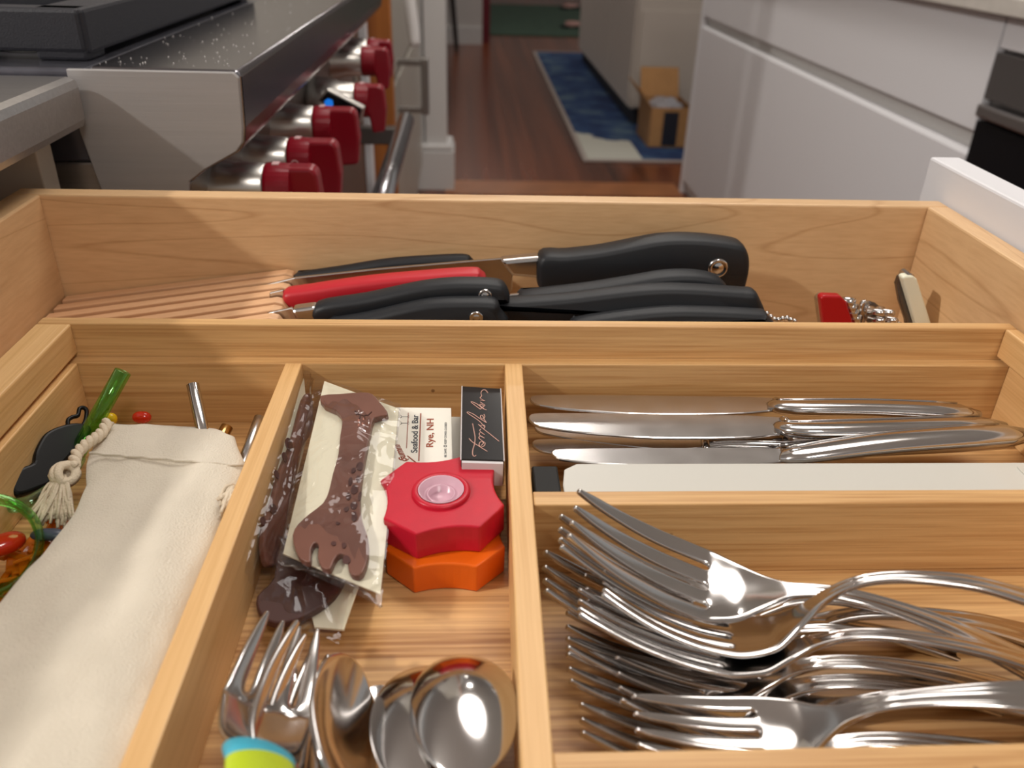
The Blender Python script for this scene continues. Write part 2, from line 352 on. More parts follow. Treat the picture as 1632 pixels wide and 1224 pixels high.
# cast-iron grate
def grate():
    g = thing('burner_grate', 'heavy black cast-iron burner grate on the range top, upper left', 'grate', (-0.4, 0.7, 0.918))
    x1 = -0.242; y0 = 0.578; y1 = 1.02
    outer = [(x1 - 0.36, y0), (x1 - 0.014, y0), (x1, y0 + 0.006), (x1 - 0.02, y1), (x1 - 0.36, y1)]
    z0, z1 = 0.9215, 0.9485
    mesh_obj('front_bar', box_me(x1 - 0.36, x1 - 0.002, y0, y0 + 0.020, z0 + 0.001, z1, 0.0025), IRON, g)
    mesh_obj('side_bar', box_me(x1 - 0.032, x1, y0 + 0.002, y1, z0, z1, 0.0025), IRON, g)
    mesh_obj('side_bar', box_me(x1 - 0.36, x1 - 0.335, y0 + 0.002, y1, z0, z1, 0.0025), IRON, g)
    mesh_obj('back_bar', box_me(x1 - 0.36, x1, y1, y1 + 0.02, z0, z1, 0.0025), IRON, g)
    for fx, fy in ((x1 - 0.034, y0 + 0.001), (x1 - 0.34, y0 + 0.001), (x1 - 0.034, y1 - 0.03)):
        mesh_obj('foot', box_me(fx, fx + 0.032, fy, fy + 0.03, 0.9176, z0 + 0.004, 0.002), IRON, g)
    for yy in (0.66, 0.74, 0.88, 0.96):
        mesh_obj('finger', box_me(x1 - 0.34, x1 - 0.02, yy, yy + 0.014, z0 + 0.006, z1 + 0.002, 0.003), IRON, g)
    for xx in (x1 - 0.12, x1 - 0.19, x1 - 0.26):
        mesh_obj('finger', box_me(xx, xx + 0.014, y0 + 0.01, y1, z0 + 0.006, z1 + 0.002, 0.003), IRON, g)
grate()
b_ = thing('burner', 'small dark burner head half hidden under the iron grate', 'burner', (-0.31, 0.64, 0.918))
mesh_obj('burner_base', lathe_me([(0, 0.0), (0.03, 0.0), (0.03, 0.004), (0.024, 0.006), (0, 0.006)], (-0.3, 0.64, 0.9178), (0, 0, 1)), NICKEL, b_, smooth=False)
mesh_obj('burner_cap', lathe_me([(0, 0.0), (0.022, 0.0), (0.023, 0.003), (0.020, 0.0045), (0, 0.005)], (-0.3, 0.64, 0.9238), (0, 0, 1)), IRON, b_)

# panels and cabinets beyond the range
wy = 1.60
xa, xb = pyy(587, 100, wy).x, pyy(625, 100, wy).x
t = thing('wood_end_panel', 'orange-brown wooden end panel standing just beyond the range', 'panel', (xa, wy, 0))
mesh_obj('board', box_me(xa - 0.02, xb, wy, wy + 0.03, 0.0, 2.2, 0.002), wood('cherry_panel', srgb(176, 108, 48), srgb(120, 62, 22), 'z', fine=60, amount=0.5, spots=False), t)
t = thing('white_filler', 'narrow white filler strip between the range and the wooden panel', 'panel', (xa, wy - 0.03, 0))
mesh_obj('strip', box_me(pyy(574, 100, wy - .03).x, pyy(586, 100, wy - .03).x, wy - 0.04, wy - 0.005, 0.0, 2.2, 0.002), WHITE, t)
xc = pyy(668, 160, 3.3).x
GREYW = mat('cabinet_grey', srgb(176, 170, 160), rough=0.4)
t = thing('tall_cabinet', 'tall pale grey cabinet with steel pull handles beyond the wooden panel', 'cabinet', (xc - 0.3, 2.5, 0))
mesh_obj('body', box_me(xc - 0.6, xc - 0.02, 1.635, 3.47, 0.0, 2.2, 0.002), GREYW, t)
d1 = mesh_obj('door', box_me(xc - 0.02, xc, 1.70, 2.50, 0.12, 0.62, 0.003), GREYW, t)
d2 = mesh_obj('door', box_me(xc - 0.02, xc, 2.51, 3.41, 0.12, 0.62, 0.003), GREYW, t)
d3 = mesh_obj('door', box_me(xc - 0.02, xc, 1.70, 3.41, 0.64, 2.18, 0.003), GREYW, t)
HST = mat('pull_steel', (0.32, 0.30, 0.28, 1), rough=0.35, metal=1)
def pull(parent_door, y, pts):
    q = child(t, parent_door)
    a, b = pyy(*pts[0], y), pyy(*pts[1], y)
    h = mesh_obj('handle', box_me(a.x - 0.011, a.x + 0.009, y - 0.012, y + 0.012, b.z, a.z, 0.003), HST, q)
    for z in (a.z - 0.012, b.z + 0.012):
        mesh_obj('handle_post', box_me(xc - 0.001, a.x, y - 0.01, y + 0.01, z - 0.008, z + 0.008, 0.002), HST, q)
pull(d3, 2.35, ((677, 92), (672, 182)))
a = pyy(640, 0, 2.2); b = pyy(660, 74, 2.2)
t2 = thing('dish_towel', 'white narrow towel hanging slanted from the tall grey cabinet', 'towel', (a.x, 2.2, b.z))
bm = bmesh.new()
n = 14; rows = []
for i in range(n + 1):
    f = i / n; px = 633 + (655 - 633) * f; py = -60 + (74 + 60) * f
    row = []
    for j in range(5):
        p = pyy(px + j * (3.2 + 1.0 * math.sin(f * 3)), py, 2.2); p.y += 0.008 * math.sin(j * 1.6 + f * 2); row.append(bm.verts.new(p))
    rows.append(row)
for i in range(n):
    for j in range(4): bm.faces.new((rows[i][j], rows[i][j + 1], rows[i + 1][j + 1], rows[i + 1][j]))
o = mesh_obj('cloth', bm_mesh(bm), mat('towel_white', srgb(225, 222, 220), rough=0.9), t2, smooth=True)
s = o.modifiers.new('s', 'SOLIDIFY'); s.thickness = 0.004

# ================================================================== ISLAND (right)
IX = 0.90
isl = thing('kitchen_island', 'large white island with handleless drawer fronts on the right of the aisle', 'island', (IX + 0.4, 2.4, 0))
y0i, y1i = 1.485, 3.49
mesh_obj('carcass', box_me(IX + 0.022, IX + 0.9, 0.2, y1i - 0.02, 0.0, 0.885, 0.002), WHITE_D, isl)
zt_g, zb_g = 0.69, 0.655
bmx = [(IX, 0.882), (IX, 0.695), (IX + 0.018, 0.695), (IX + 0.0205, 0.882)]
mesh_obj('drawer_front', prism_me([(x, y0i, z) for x, z in bmx], (0, y1i - 0.03 - y0i, 0), 0.001), WHITE, isl)
bmx = [(IX, 0.652), (IX + 0.006, 0.660), (IX + 0.0205, 0.660), (IX + 0.0205, 0.06), (IX, 0.06)]
mesh_obj('drawer_front', prism_me([(x, y0i, z) for x, z in bmx], (0, y1i - 0.03 - y0i, 0), 0.001), WHITE, isl)
mesh_obj('end_panel', box_me(IX - 0.003, IX + 0.9, y1i - 0.028, y1i, 0.0, 0.885, 0.002), WHITE, isl)
mesh_obj('upper_front', box_me(IX, IX + 0.0205, 0.7, y0i - 0.006, 0.834, 0.882, 0.002), WHITE, isl)
mesh_obj('worktop', box_me(IX - 0.03, IX + 0.93, 0.15, y1i + 0.03, 0.8865, 0.915, 0.003), mat('stone_top', srgb(196, 190, 182), rough=0.3, var=0.08, vscale=30), isl)
ov = thing('built_in_oven', 'black built-in microwave oven set in the island at the far right', 'oven', (IX + 0.2, 1.1, 0.3))
OVB = mat('oven_glass', srgb(12, 12, 16), rough=0.5, spec=0.2)
mesh_obj('glass_door', box_me(IX - 0.004, IX + 0.02, 0.7, y0i - 0.008, 0.2, 0.715, 0.002), OVB, ov)
mesh_obj('control_strip', box_me(IX - 0.004, IX + 0.02, 0.7, y0i - 0.008, 0.752, 0.828, 0.002), mat('oven_steel', (0.16, 0.15, 0.15, 1), rough=0.35, metal=0.7), ov)
mesh_obj('trim_bar', box_me(IX - 0.012, IX + 0.02, 0.7, y0i - 0.008, 0.722, 0.744, 0.004), mat('oven_trim', (0.3, 0.28, 0.28, 1), rough=0.35, metal=0.9), ov)

# ================================================================== HALL: runner rug, far cabinet, box, green rug ...
def rug_mat():
    m = bpy.data.materials.new('runner_pile'); m.use_nodes = True; nt = m.node_tree; b = nt.nodes['Principled BSDF']; N = nt.nodes.new; L = nt.links.new
    tc = N('ShaderNodeTexCoord'); n = N('ShaderNodeTexNoise'); n.inputs['Scale'].default_value = 5; n.inputs['Detail'].default_value = 5; L(tc.outputs['Object'], n.inputs['Vector'])
    r = N('ShaderNodeValToRGB'); e = r.color_ramp.elements; e[0].position = .35; e[0].color = srgb(20, 42, 86); e[1].position = .68; e[1].color = srgb(88, 112, 128)
    e2 = r.color_ramp.elements.new(.5); e2.color = srgb(36, 66, 112); L(n.outputs[0], r.inputs[0])
    # cream medallion at the near end of the runner
    sp = N('ShaderNodeSeparateXYZ'); L(tc.outputs['Object'], sp.inputs[0])
    n2 = N('ShaderNodeTexNoise'); n2.inputs['Scale'].default_value = 9; L(tc.outputs['Object'], n2.inputs['Vector'])
    ad = N('ShaderNodeMath'); ad.operation = 'MULTIPLY_ADD'; ad.inputs[1].default_value = 0.28; L(n2.outputs[0], ad.inputs[0]); L(sp.outputs['Y'], ad.inputs[2])
    a3 = N('ShaderNodeMath'); a3.operation = 'MULTIPLY_ADD'; a3.inputs[1].default_value = 0.9; L(sp.outputs['X'], a3.inputs[0]); L(ad.outputs[0], a3.inputs[2])
    lt = N('ShaderNodeMath'); lt.operation = 'LESS_THAN'; lt.inputs[1].default_value = 0.74; L(a3.outputs[0], lt.inputs[0])
    x2 = N('ShaderNodeMath'); x2.operation = 'LESS_THAN'; x2.inputs[1].default_value = 0.29; L(sp.outputs['X'], x2.inputs[0])
    an = N('ShaderNodeMath'); an.operation = 'MULTIPLY'; L(lt.outputs[0], an.inputs[0]); L(x2.outputs[0], an.inputs[1])
    mx = N('ShaderNodeMix'); mx.data_type = 'RGBA'; L(an.outputs[0], mx.inputs[0]); L(r.outputs[0], mx.inputs[6]); mx.inputs[7].default_value = srgb(205, 204, 192)
    L(mx.outputs[2], b.inputs['Base Color']); b.inputs['Roughness'].default_value = 0.95; return m
rg2 = thing('runner_rug', 'faded blue runner rug with cream medallion on the wood floor of the hall', 'rug', (0.54, 3.95, 0))
mesh_obj('pile', box_me(0.565, 1.275, 3.98, 7.58, 0.001, 0.010, 0.003), rug_mat(), rg2)
bmat = mat('rug_binding', srgb(176, 164, 156), rough=0.9)
for nm, bx in (('binding', (0.54, 0.565, 3.95, 7.61)), ('binding', (1.275, 1.30, 3.95, 7.61)), ('binding', (0.565, 1.275, 3.95, 3.98)), ('binding', (0.565, 1.275, 7.58, 7.61))):
    mesh_obj(nm, box_me(*bx, 0.001, 0.011, 0.003), bmat, rg2)
a = pz(1012, 200, 0.05); fy = 4.72
xL = pyy(1006, 150, fy).x
hc = thing('hall_cabinet', 'pale beige cabinet with flat doors standing on the runner rug beyond the island', 'cabinet', (xL, fy, 0))
CB = mat('cabinet_beige', srgb(190, 180, 170), rough=0.5)
mesh_obj('body', box_me(xL, xL + 0.7, fy + 0.012, 7.2, 0.10, 0.66, 0.006), CB, hc)
mesh_obj('plinth', box_me(xL + 0.03, xL + 0.67, fy + 0.04, 7.16, 0.012, 0.10), mat('plinth_shade', srgb(30, 30, 36), rough=0.7), hc)  # shadow at the cabinet's toe put into the plinth's near-black colour
for i in range(2): mesh_obj('door', box_me(xL + 0.02 + i * 0.33, xL + 0.34 + i * 0.33, fy - 0.006, fy + 0.012, 0.11, 0.60, 0.004), CB, hc)
for i in range(3): mesh_obj('side_door', box_me(xL - 0.012, xL, fy + 0.03 + i * 0.8, fy + 0.81 + i * 0.8, 0.11, 0.65, 0.004), CB, hc)
bk = thing('fabric_basket', 'soft grey-beige fabric basket with drooping rim on top of the beige hall cabinet', 'basket', (xL + 0.35, fy + 0.3, 0.66))
bm = bmesh.new(); seg = 40; prof_b = [(0.30, 0.0), (0.33, 0.08), (0.34, 0.20), (0.325, 0.21), (0.31, 0.08), (0.28, 0.012)]
rings = []
for rr, h in prof_b:
    ring = []
    for k in range(seg):
        th = 2 * math.pi * k / seg; sx = math.copysign(abs(math.cos(th)) ** 0.6, math.cos(th)); sy = math.copysign(abs(math.sin(th)) ** 0.6, math.sin(th))
        dr = -0.12 * max(0, -math.sin(th)) ** 3 * (1 if h > .1 else 0)
        ring.append(bm.verts.new((xL + 0.36 + rr * sx, fy + 0.34 + rr * sy, 0.661 + h + dr)))
    rings.append(ring)
for i in range(len(rings) - 1):
    for k in range(seg): bm.faces.new((rings[i][k], rings[i][(k + 1) % seg], rings[i + 1][(k + 1) % seg], rings[i + 1][k]))
bm.faces.new(rings[0]); bm.faces.new(rings[-1])
mesh_obj('basket_body', bm_mesh(bm), mat('felt_grey', srgb(176, 168, 162), rough=0.95), bk, smooth=True)
mesh_obj('rim_band', tube_me([Vector((xL + .36 + .34 * math.copysign(abs(math.cos(th)) ** .6, math.cos(th)), fy + .34 + .34 * math.copysign(abs(math.sin(th)) ** .6, math.sin(th)), .869 - 0.12 * max(0, -math.sin(th)) ** 3)) for th in [2 * math.pi * k / 40 for k in range(40)]], 0.012, 8, closed=True), mat('felt_dark', srgb(90, 84, 80), rough=0.95), bk, smooth=True)
# cardboard box on the rug
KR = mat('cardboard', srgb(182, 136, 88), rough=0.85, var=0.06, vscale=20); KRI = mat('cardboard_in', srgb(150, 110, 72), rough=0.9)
by = 4.22; bx0, bx1 = pyy(1036, 210, by).x, pyy(1100, 210, by).x; bz = pyy(1060, 172, by).z
cb = thing('cardboard_box', 'open brown cardboard box with black tape on the runner rug by the island corner', 'box', (bx0, by, 0.011))
w_ = 0.004
mesh_obj('front_panel', box_me(bx0, bx1, by, by + w_, 0.012, bz), KR, cb)
mesh_obj('back_panel', box_me(bx0, bx1, by + 0.32, by + 0.32 + w_, 0.012, bz), KR, cb)
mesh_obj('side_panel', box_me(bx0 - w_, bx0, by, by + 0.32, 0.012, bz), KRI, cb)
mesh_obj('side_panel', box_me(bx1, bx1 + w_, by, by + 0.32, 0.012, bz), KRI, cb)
mesh_obj('bottom_panel', box_me(bx0, bx1, by, by + 0.32, 0.0115, 0.015), KR, cb)
mesh_obj('flap', prism_me([(bx0 - w_, by, bz), (bx0 - w_, by + 0.32, bz), (bx0 - 0.075, by + 0.33, bz + 0.09), (bx0 - 0.075, by - 0.01, bz + 0.09)], (0.003, 0, 0.002)), KR, cb)
mesh_obj('flap', prism_me([(bx0, by + 0.33, bz), (bx1, by + 0.33, bz), (bx1, by + 0.40, bz + 0.13), (bx0, by + 0.40, bz + 0.13)], (0, 0.003, 0.002)), KR, cb)
mesh_obj('tape_strip', box_me((bx0 + bx1) / 2 - 0.04, (bx0 + bx1) / 2 + 0.035, by - 0.0015, by, 0.02, bz - 0.02), mat('tape_dark', srgb(40, 42, 52), rough=0.4), cb)
cp = thing('packing_paper', 'crumpled grey-white packing paper stuffed in the cardboard box', 'paper', ((bx0 + bx1) / 2, by + 0.15, bz - 0.05))
bm = bmesh.new(); bmesh.ops.create_icosphere(bm, subdivisions=3, radius=1)
for v in bm.verts:
    n_ = noise.noise(v.co * 2.3) * 0.35 + 1
    v.co = Vector(((bx0 + bx1) / 2 + v.co.x * n_ * (bx1 - bx0) * 0.40, by + 0.16 + v.co.y * n_ * 0.12, bz - 0.03 + v.co.z * n_ * 0.05))
mesh_obj('sheet', bm_mesh(bm), mat('paper_grey', srgb(170, 168, 174), rough=0.8), cp)
# green rug, shoes, chair legs far behind
g0 = pz(770, 56, 0)
t = thing('green_rug', 'dark green area rug on the floor of the far room', 'rug', (0.6, g0.y, 0))
mesh_obj('pile', box_me(pz(771, 50, 0).x, 2.4, g0.y, g0.y + 3.2, 0.001, 0.012, 0.003), mat('green_pile', srgb(70, 92, 76), rough=0.95, var=0.15, vscale=12), t)
def shoe(px, py, z, lab, rz):
    p = pz(px, py, z)
    t = thing('shoe', lab, 'shoe', (p.x, p.y, 0.012), 'shoes on the green rug')
    Mr = Matrix.Translation(p) @ Matrix.Rotation(rz, 4, 'Z')
    me = box_me(-0.14, 0.14, -0.05, 0.05, 0, 0.022, 0.01, 3); me.transform(Mr); mesh_obj('sole', me, mat('shoe_black', srgb(22, 20, 24), rough=0.6), t)
    me = lathe_me([(0, 0.0), (0.05, 0.0), (0.055, 0.05), (0.045, 0.12), (0.03, 0.18), (0, 0.2)], (0, 0, 0), (1, 0, 0), 16)
    me.transform(Matrix.Translation((-0.08, 0, 0.03)) @ Matrix.Scale(0.7, 4, (0, 0, 1))); me.transform(Mr)
    mesh_obj('upper', me, mat('shoe_pink', srgb(206, 160, 150), rough=0.7), t, smooth=True)
shoe(914, 44, 0.013, 'nearer pink and black shoe on the green rug', 0.3)
shoe(908, 14, 0.013, 'farther pink and black shoe on the green rug', 0.5)
ch = thing('wooden_chair', 'dark wooden chair of which only legs show at the far left of the passage', 'chair', (pz(722, 60, 0).x, pz(722, 60, 0).y, 0))
p = pz(722, 84, 0); q = p + Vector((0.17, 0.30, 0)); DK = mat('chair_dark', srgb(40, 28, 24), rough=0.4)
for dx, dy in ((0, 0), (0.0, 0.36), (-0.42, 0), (-0.42, 0.36)):
    b0 = p + Vector((dx, dy, 0)); mesh_obj('leg', tube_me([b0 + Vector((0.03, 0, 0)), b0 + Vector((-0.01, 0, 0.45))], [0.015, 0.022], 10), DK, ch)
mesh_obj('seat', box_me(p.x - 0.46, p.x + 0.04, p.y - 0.04, p.y + 0.40, 0.45, 0.49, 0.01), DK, ch)
for dx in (-0.42, 0): mesh_obj('back_post', tube_me([p + Vector((dx, .37, .49)), p + Vector((dx, .42, .95))], 0.016, 10), DK, ch)
mesh_obj('backrest', box_me(p.x - 0.43, p.x + 0.01, p.y + .395, p.y + .415, 0.75, 0.93, 0.005), DK, ch)

# ================================================================== DRAWER
ZR = 0.86; ZD = 0.774
dr = thing('drawer', 'pulled-out maple drawer box with white front panel', None, (0, 0.2, ZD))
dr.o.parent = BASE.o; dr.o.location = dr.loc - BASE.loc
YF, YN = 0.4802, -0.06
mesh_obj('side_board', box_me(-0.262, 0.290, YF, YF + 0.0125, ZD - 0.012, ZR, 0.0012), MAP_X, dr)
mesh_obj('side_board', box_me(-0.262, 0.290, YN - 0.0125, YN, ZD - 0.012, ZR, 0.0012), MAP_X, dr)
mesh_obj('end_board', box_me(-0.262, -0.2452, YN, YF, ZD - 0.012, ZR, 0.0012), MAP_Y, dr)
mesh_obj('end_board', box_me(0.2765, 0.290, YN, YF, ZD - 0.012, ZR, 0.0012), MAP_Y, dr)
mesh_obj('bottom_board', box_me(-0.2452, 0.2765, YN, YF, ZD - 0.008, ZD), MAP_X, dr)
mesh_obj('front_panel', box_me(0.2915, 0.311, -0.10, 0.519, 0.70, 0.8805, 0.0015), WHITE, dr)

# ================================================================== BAMBOO ORGANISER
ZT = 0.8146; ZTF = 0.781; ZF = 0.832
og = thing('cutlery_organiser', 'bamboo cutlery organiser tray with raised outer frame and dividers in the drawer', 'organiser', (0, 0.2, ZD))
mesh_obj('frame_rail', box_me(-0.2045, 0.2755, 0.3675, 0.3745, ZD, ZF, 0.0008), BAM_X, og)
mesh_obj('frame_rail', box_me(-0.2045, -0.1885, 0.07, 0.3673, 0.8165, ZF, 0.0008), BAM_Y, og)
mesh_obj('frame_rail', box_me(0.2690, 0.2755, 0.07, 0.3673, 0.8165, ZF, 0.0008), BAM_Y, og)
mesh_obj('tray_wall', box_me(-0.195, 0.2755, 0.3605, 0.3673, ZTF, ZT, 0.0006), BAM_X, og)
mesh_obj('tray_wall', box_me(-0.1945, -0.1865, -0.04, 0.3603, ZTF, ZT, 0.0006), BAM_Y, og)
mesh_obj('tray_wall', box_me(0.2725, 0.2760, -0.04, 0.3603, ZTF, ZT - 0.0003, 0.0006), BAM_Y, og)
mesh_obj('tray_wall', box_me(-0.1945, 0.2725, -0.048, -0.0402, ZTF, ZT, 0.0006), BAM_X, og)
mesh_obj('tray_base', box_me(-0.195, 0.2755, -0.048, 0.367, ZD + 0.0005, ZTF), BAM_F, og)
mesh_obj('divider', box_me(-0.0885, -0.0805, -0.04, 0.3603, ZTF, ZT + 0.0004, 0.0006), BAM_Y, og)
pts = [(0.0175, 0.3603, ZTF), (0.0260, 0.3603, ZTF), (0.0190, -0.04, ZTF), (0.0105, -0.04, ZTF)]
mesh_obj('divider', prism_me(pts, (0, 0, ZT + 0.0006 - ZTF), 0.0006), BAM_Y, og)
mesh_obj('divider', box_me(0.0243, 0.2724, 0.2485, 0.2570, ZTF, ZT, 0.0006), BAM_X, og)
mesh_obj('divider', box_me(0.0220, 0.2724, 0.1345, 0.1430, ZTF, ZT, 0.0006), BAM_X, og)

# ================================================================== KNIFE BLOCK
kb = thing('knife_block', 'in-drawer wooden knife block with sloping slats against the far left of the drawer', 'knife block', (-0.17, 0.43, ZD))
ntot = 8; ys = [0.4790 - i * 0.0123 for i in range(ntot)]
for i, yc in enumerate(ys):
    x1 = -0.1035 + 0.001 * i; x0 = -0.2440
    zR = 0.8165 + 0.0008 * i; zL = 0.7978 - 0.0002 * i
    pr = [(x0, ZD + 0.004), (x1 + 0.004, ZD + 0.004), (x1 + 0.004, zR - 0.014), (x1, zR - 0.004), (x1 - 0.002, zR - 0.001), (x1 - 0.006, zR), (x0, zL)]
    mesh_obj('slat', xz_prism(pr, yc - 0.0074, yc, 0.0006, 2, 20), BLOCK, kb)
mesh_obj('base_strip', box_me(-0.2440, -0.15, 0.386, 0.479, ZD, ZD + 0.004), BLOCK, kb)
mesh_obj('base_strip', box_me(-0.13, -0.11, 0.386, 0.479, ZD, ZD + 0.004), BLOCK, kb)

# ---- kitchen knives: handle outlines measured on the photograph, standing on edge in planes y = const
def zf(pts, ox, oy, s): return [(ox + x / s, oy + y / s) for x, y in pts]
A6 = lambda p: zf(p, 400, 340, 3.264); A7 = lambda p: zf(p, 780, 340, 3.264)
def handle_me(outline, y, th, sm=4):
    P = [pyy(px, py, y) for px, py in outline]
    P = smooth_poly([(p.x, p.z) for p in P], sm) if sm > 1 else [Vector((p.x, p.z)) for p in P]
    pts = [(p.x, y - th / 2, p.y) for p in P]
    bm = bmesh.new(); vs = [bm.verts.new(p) for p in pts]; n = len(vs)
    # rounded section: rings inset towards the middle
    cx = [v.co.copy() for v in vs]
    def ring(off, yy):
        out = []
        for i in range(n):
            a, b, c = cx[i - 1], cx[i], cx[(i + 1) % n]
            t_ = (c - a); t_.y = 0; t_.normalize(); nn = Vector((-t_.z, 0, t_.x))
            out.append(bm.verts.new(Vector((b.x, yy, b.z)) + nn * off * sgn))
        return out
    area_ = sum(cx[i].x * cx[(i + 1) % n].z - cx[(i + 1) % n].x * cx[i].z for i in range(n)); sgn = 1 if area_ > 0 else -1
    for v in vs: bm.verts.remove(v)
    k = [(0.0030, -th / 2), (0.0014, -th / 2 + 0.0010), (0.0004, -th / 2 + 0.003), (0, 0), (0.0004, th / 2 - 0.003), (0.0014, th / 2 - 0.001), (0.0030, th / 2)]
    R_ = [ring(o_, y + yy) for o_, yy in k]
    for a, b in zip(R_, R_[1:]):
        for i in range(n): bm.faces.new((a[i], a[(i + 1) % n], b[(i + 1) % n], b[i]))
    bm.faces.new(R_[0]); bm.faces.new(R_[-1][::-1])
    return bm_mesh(bm)
def kitchen_knife(label, y, hout, blade=None, bolster=None, rivet=None, hm=BLACK, th=0.013, bladem=STEEL_K, name='kitchen_knife'):
    p0 = pyy(*hout[0], y)
    t = thing(name, label, 'knife', (p0.x, y, p0.z), 'kitchen knives in the block')
    o = mesh_obj('handle', handle_me(hout, y, th), hm, t, smooth=True)
    if blade:
        P = [pyy(px, py, y) if not isinstance(px, str) else Vector((py[0], y, py[1])) for px, py in blade]
        mesh_obj('blade', prism_me([(p.x, y - 0.0011, p.z) for p in P], (0, 0.0022, 0), 0.0004, 1), bladem, t)
    if bolster:
        P = [pyy(px, py, y) for px, py in bolster]
        mesh_obj('bolster', prism_me([(p.x, y - 0.005, p.z) for p in P], (0, 0.010, 0), 0.0022, 3), STEEL_K, t)
    if rivet:
        r_, rr = rivet; c = pyy(*r_, y - th / 2)
        mesh_obj('rivet', lathe_me([(0, -0.0012), (rr * 0.5, -0.001), (rr * .62, -0.0003), (rr * .75, -0.0014), (rr, -0.0010), (rr, 0.002), (0, 0.002)], (c.x, c.y, c.z), (0, 1, 0), 28), STEEL, t, smooth=True)
    return t
# small black knife at the back
kitchen_knife('slim black handled knife farthest back, against the drawer wall', 0.4687,
    A6([(235, 312), (500, 268), (700, 236), (900, 220), (1100, 212), (1148, 232), (1150, 262), (1000, 285), (700, 305), (300, 345)]), blade=[(472, 442), (440, 446), (440, 460), (472, 455)], th=0.010)
# chef knife
kitchen_knife('large chef knife with long steel blade, thick black handle and round rivet', 0.4566,
    A7([(258, 212), (400, 196), (560, 178), (700, 152), (850, 122), (960, 112), (1080, 114), (1200, 126), (1300, 146), (1330, 185), (1338, 250), (1325, 330), (1302, 386), (1240, 384), (1100, 350), (900, 345), (600, 370), (430, 385), (262, 388)]),
    blade=[(372, 466), (470, 442), (600, 428), (798, 411), (808, 416), (817, 430), (816, 462), (800, 474), (600, 490), (440, 500)],
    bolster=[(796, 411), (860, 405), (860, 440), (815, 436)], rivet=((1144, 427), 0.0058), th=0.019, name='chef_knife')
kitchen_knife('knife with the only red handle, in the middle slot of the block', 0.4322,
    A6([(172, 402), (300, 376), (600, 332), (900, 304), (1150, 288), (1200, 303), (1222, 336), (1150, 372), (900, 400), (600, 450), (400, 480), (215, 482)]), blade=[(452, 461), (430, 466), (430, 490), (455, 484)], hm=REDH, th=0.014)
kitchen_knife('short black paring knife with steel bolster in front of the red handle', 0.4076,
    A6([(343, 466), (600, 420), (850, 366), (1000, 345), (1130, 340), (1280, 348), (1330, 380), (1345, 440), (1290, 452), (1100, 450), (900, 470), (700, 520), (500, 552), (345, 552)]),
    blade=A6([(120, 508), (215, 488), (240, 545), (110, 560), (80, 520)]), bolster=A6([(212, 488), (346, 470), (346, 548), (245, 542)]), rivet=((773, 471), 0.0036), th=0.014, name='paring_knife')
kitchen_knife('black handled knife lowest at the left, half sunk behind the organiser frame', 0.3950,
    A6([(400, 560), (600, 520), (850, 462), (1000, 442), (1200, 440), (1280, 452), (1300, 500), (1335, 560), (1200, 590), (900, 590), (600, 590)]), rivet=((759, 506), 0.0036), th=0.013)
kitchen_knife('black handled knife just below the chef knife handle', 0.4232,
    A7([(172, 410), (500, 370), (750, 330), (900, 305), (1050, 300), (1170, 320), (1222, 358), (1226, 390), (1150, 410), (900, 410), (600, 430), (300, 455), (172, 445)]),
    blade=A7([(105, 420), (175, 416), (175, 442), (105, 440)]), th=0.015)
kitchen_knife('long black handled knife second from the front in the row', 0.4074,
    A7([(40, 452), (400, 422), (700, 386), (900, 371), (1080, 375), (1300, 390), (1372, 396), (1400, 432), (1428, 510), (1400, 560), (1100, 560), (700, 560), (400, 565), (110, 560), (70, 500)]), th=0.014)
kitchen_knife('long black handled knife in front of the row, just behind the organiser frame', 0.392,
    A7([(430, 555), (650, 516), (900, 490), (1100, 489), (1400, 503), (1440, 520), (1478, 575), (1400, 610), (900, 610), (500, 600)]), th=0.013)

# ================================================================== small tools in the right-hand end of the drawer
def slab_y(name, pts, y, th, m, parent, bev=0.002, sm=1):
    P = [pyy(px, py, y) for px, py in pts]
    if sm > 1: P = [Vector((q.x, 0, q.y)) for q in smooth_poly([(p.x, p.z) for p in P], sm)]
    return mesh_obj(name, prism_me([(p.x, y - th / 2, p.z) for p in P], (0, th, 0), bev, 3), m, parent, smooth=False)
def down(pts_xz, zmin): return pts_xz
yy = 0.435
t = thing('pocket_knife', 'red pocket knife with steel ends standing behind the organiser frame', 'pocket knife', (0.215, yy, ZD))
slab_y('scale', [(1304, 472), (1310, 468), (1337, 469), (1346, 478), (1351, 494), (1372, 560), (1340, 566), (1316, 566)], yy - 0.006, 0.006, mat('pocket_red', srgb(170, 14, 24), rough=0.3), t, 0.0015)
slab_y('liner', [(1300, 476), (1306, 469), (1338, 471), (1348, 480), (1354, 496), (1374, 560), (1338, 566), (1312, 566)], yy + 0.001, 0.008, STEEL_K, t, 0.0012)
for i, (px, py) in enumerate(((1350, 481), (1354, 490), (1357, 499), (1361, 508))):
    c = pyy(px, py, yy - 0.001); mesh_obj('tool_end', lathe_me([(0, -0.004), (0.0022, -0.0034), (0.0030, -0.001), (0.0030, 0.004), (0, 0.004)], c, (0.7, -0.7, 0.1), 16), STEEL, t, smooth=True)
t = thing('nutcracker', 'chrome nutcracker with knobbed handle ends beside the red pocket knife', 'nutcracker', (0.24, yy, ZD))
slab_y('arm', [(1370, 482), (1378, 476), (1386, 482), (1376, 520), (1366, 560), (1356, 560)], yy + 0.004, 0.004, STEEL_K, t)
slab_y('arm', [(1381, 478), (1394, 482), (1418, 500), (1424, 560), (1400, 562), (1384, 520)], yy + 0.012, 0.004, mat('worn_steel', (0.18, 0.17, 0.17, 1), rough=0.35, metal=1), t)
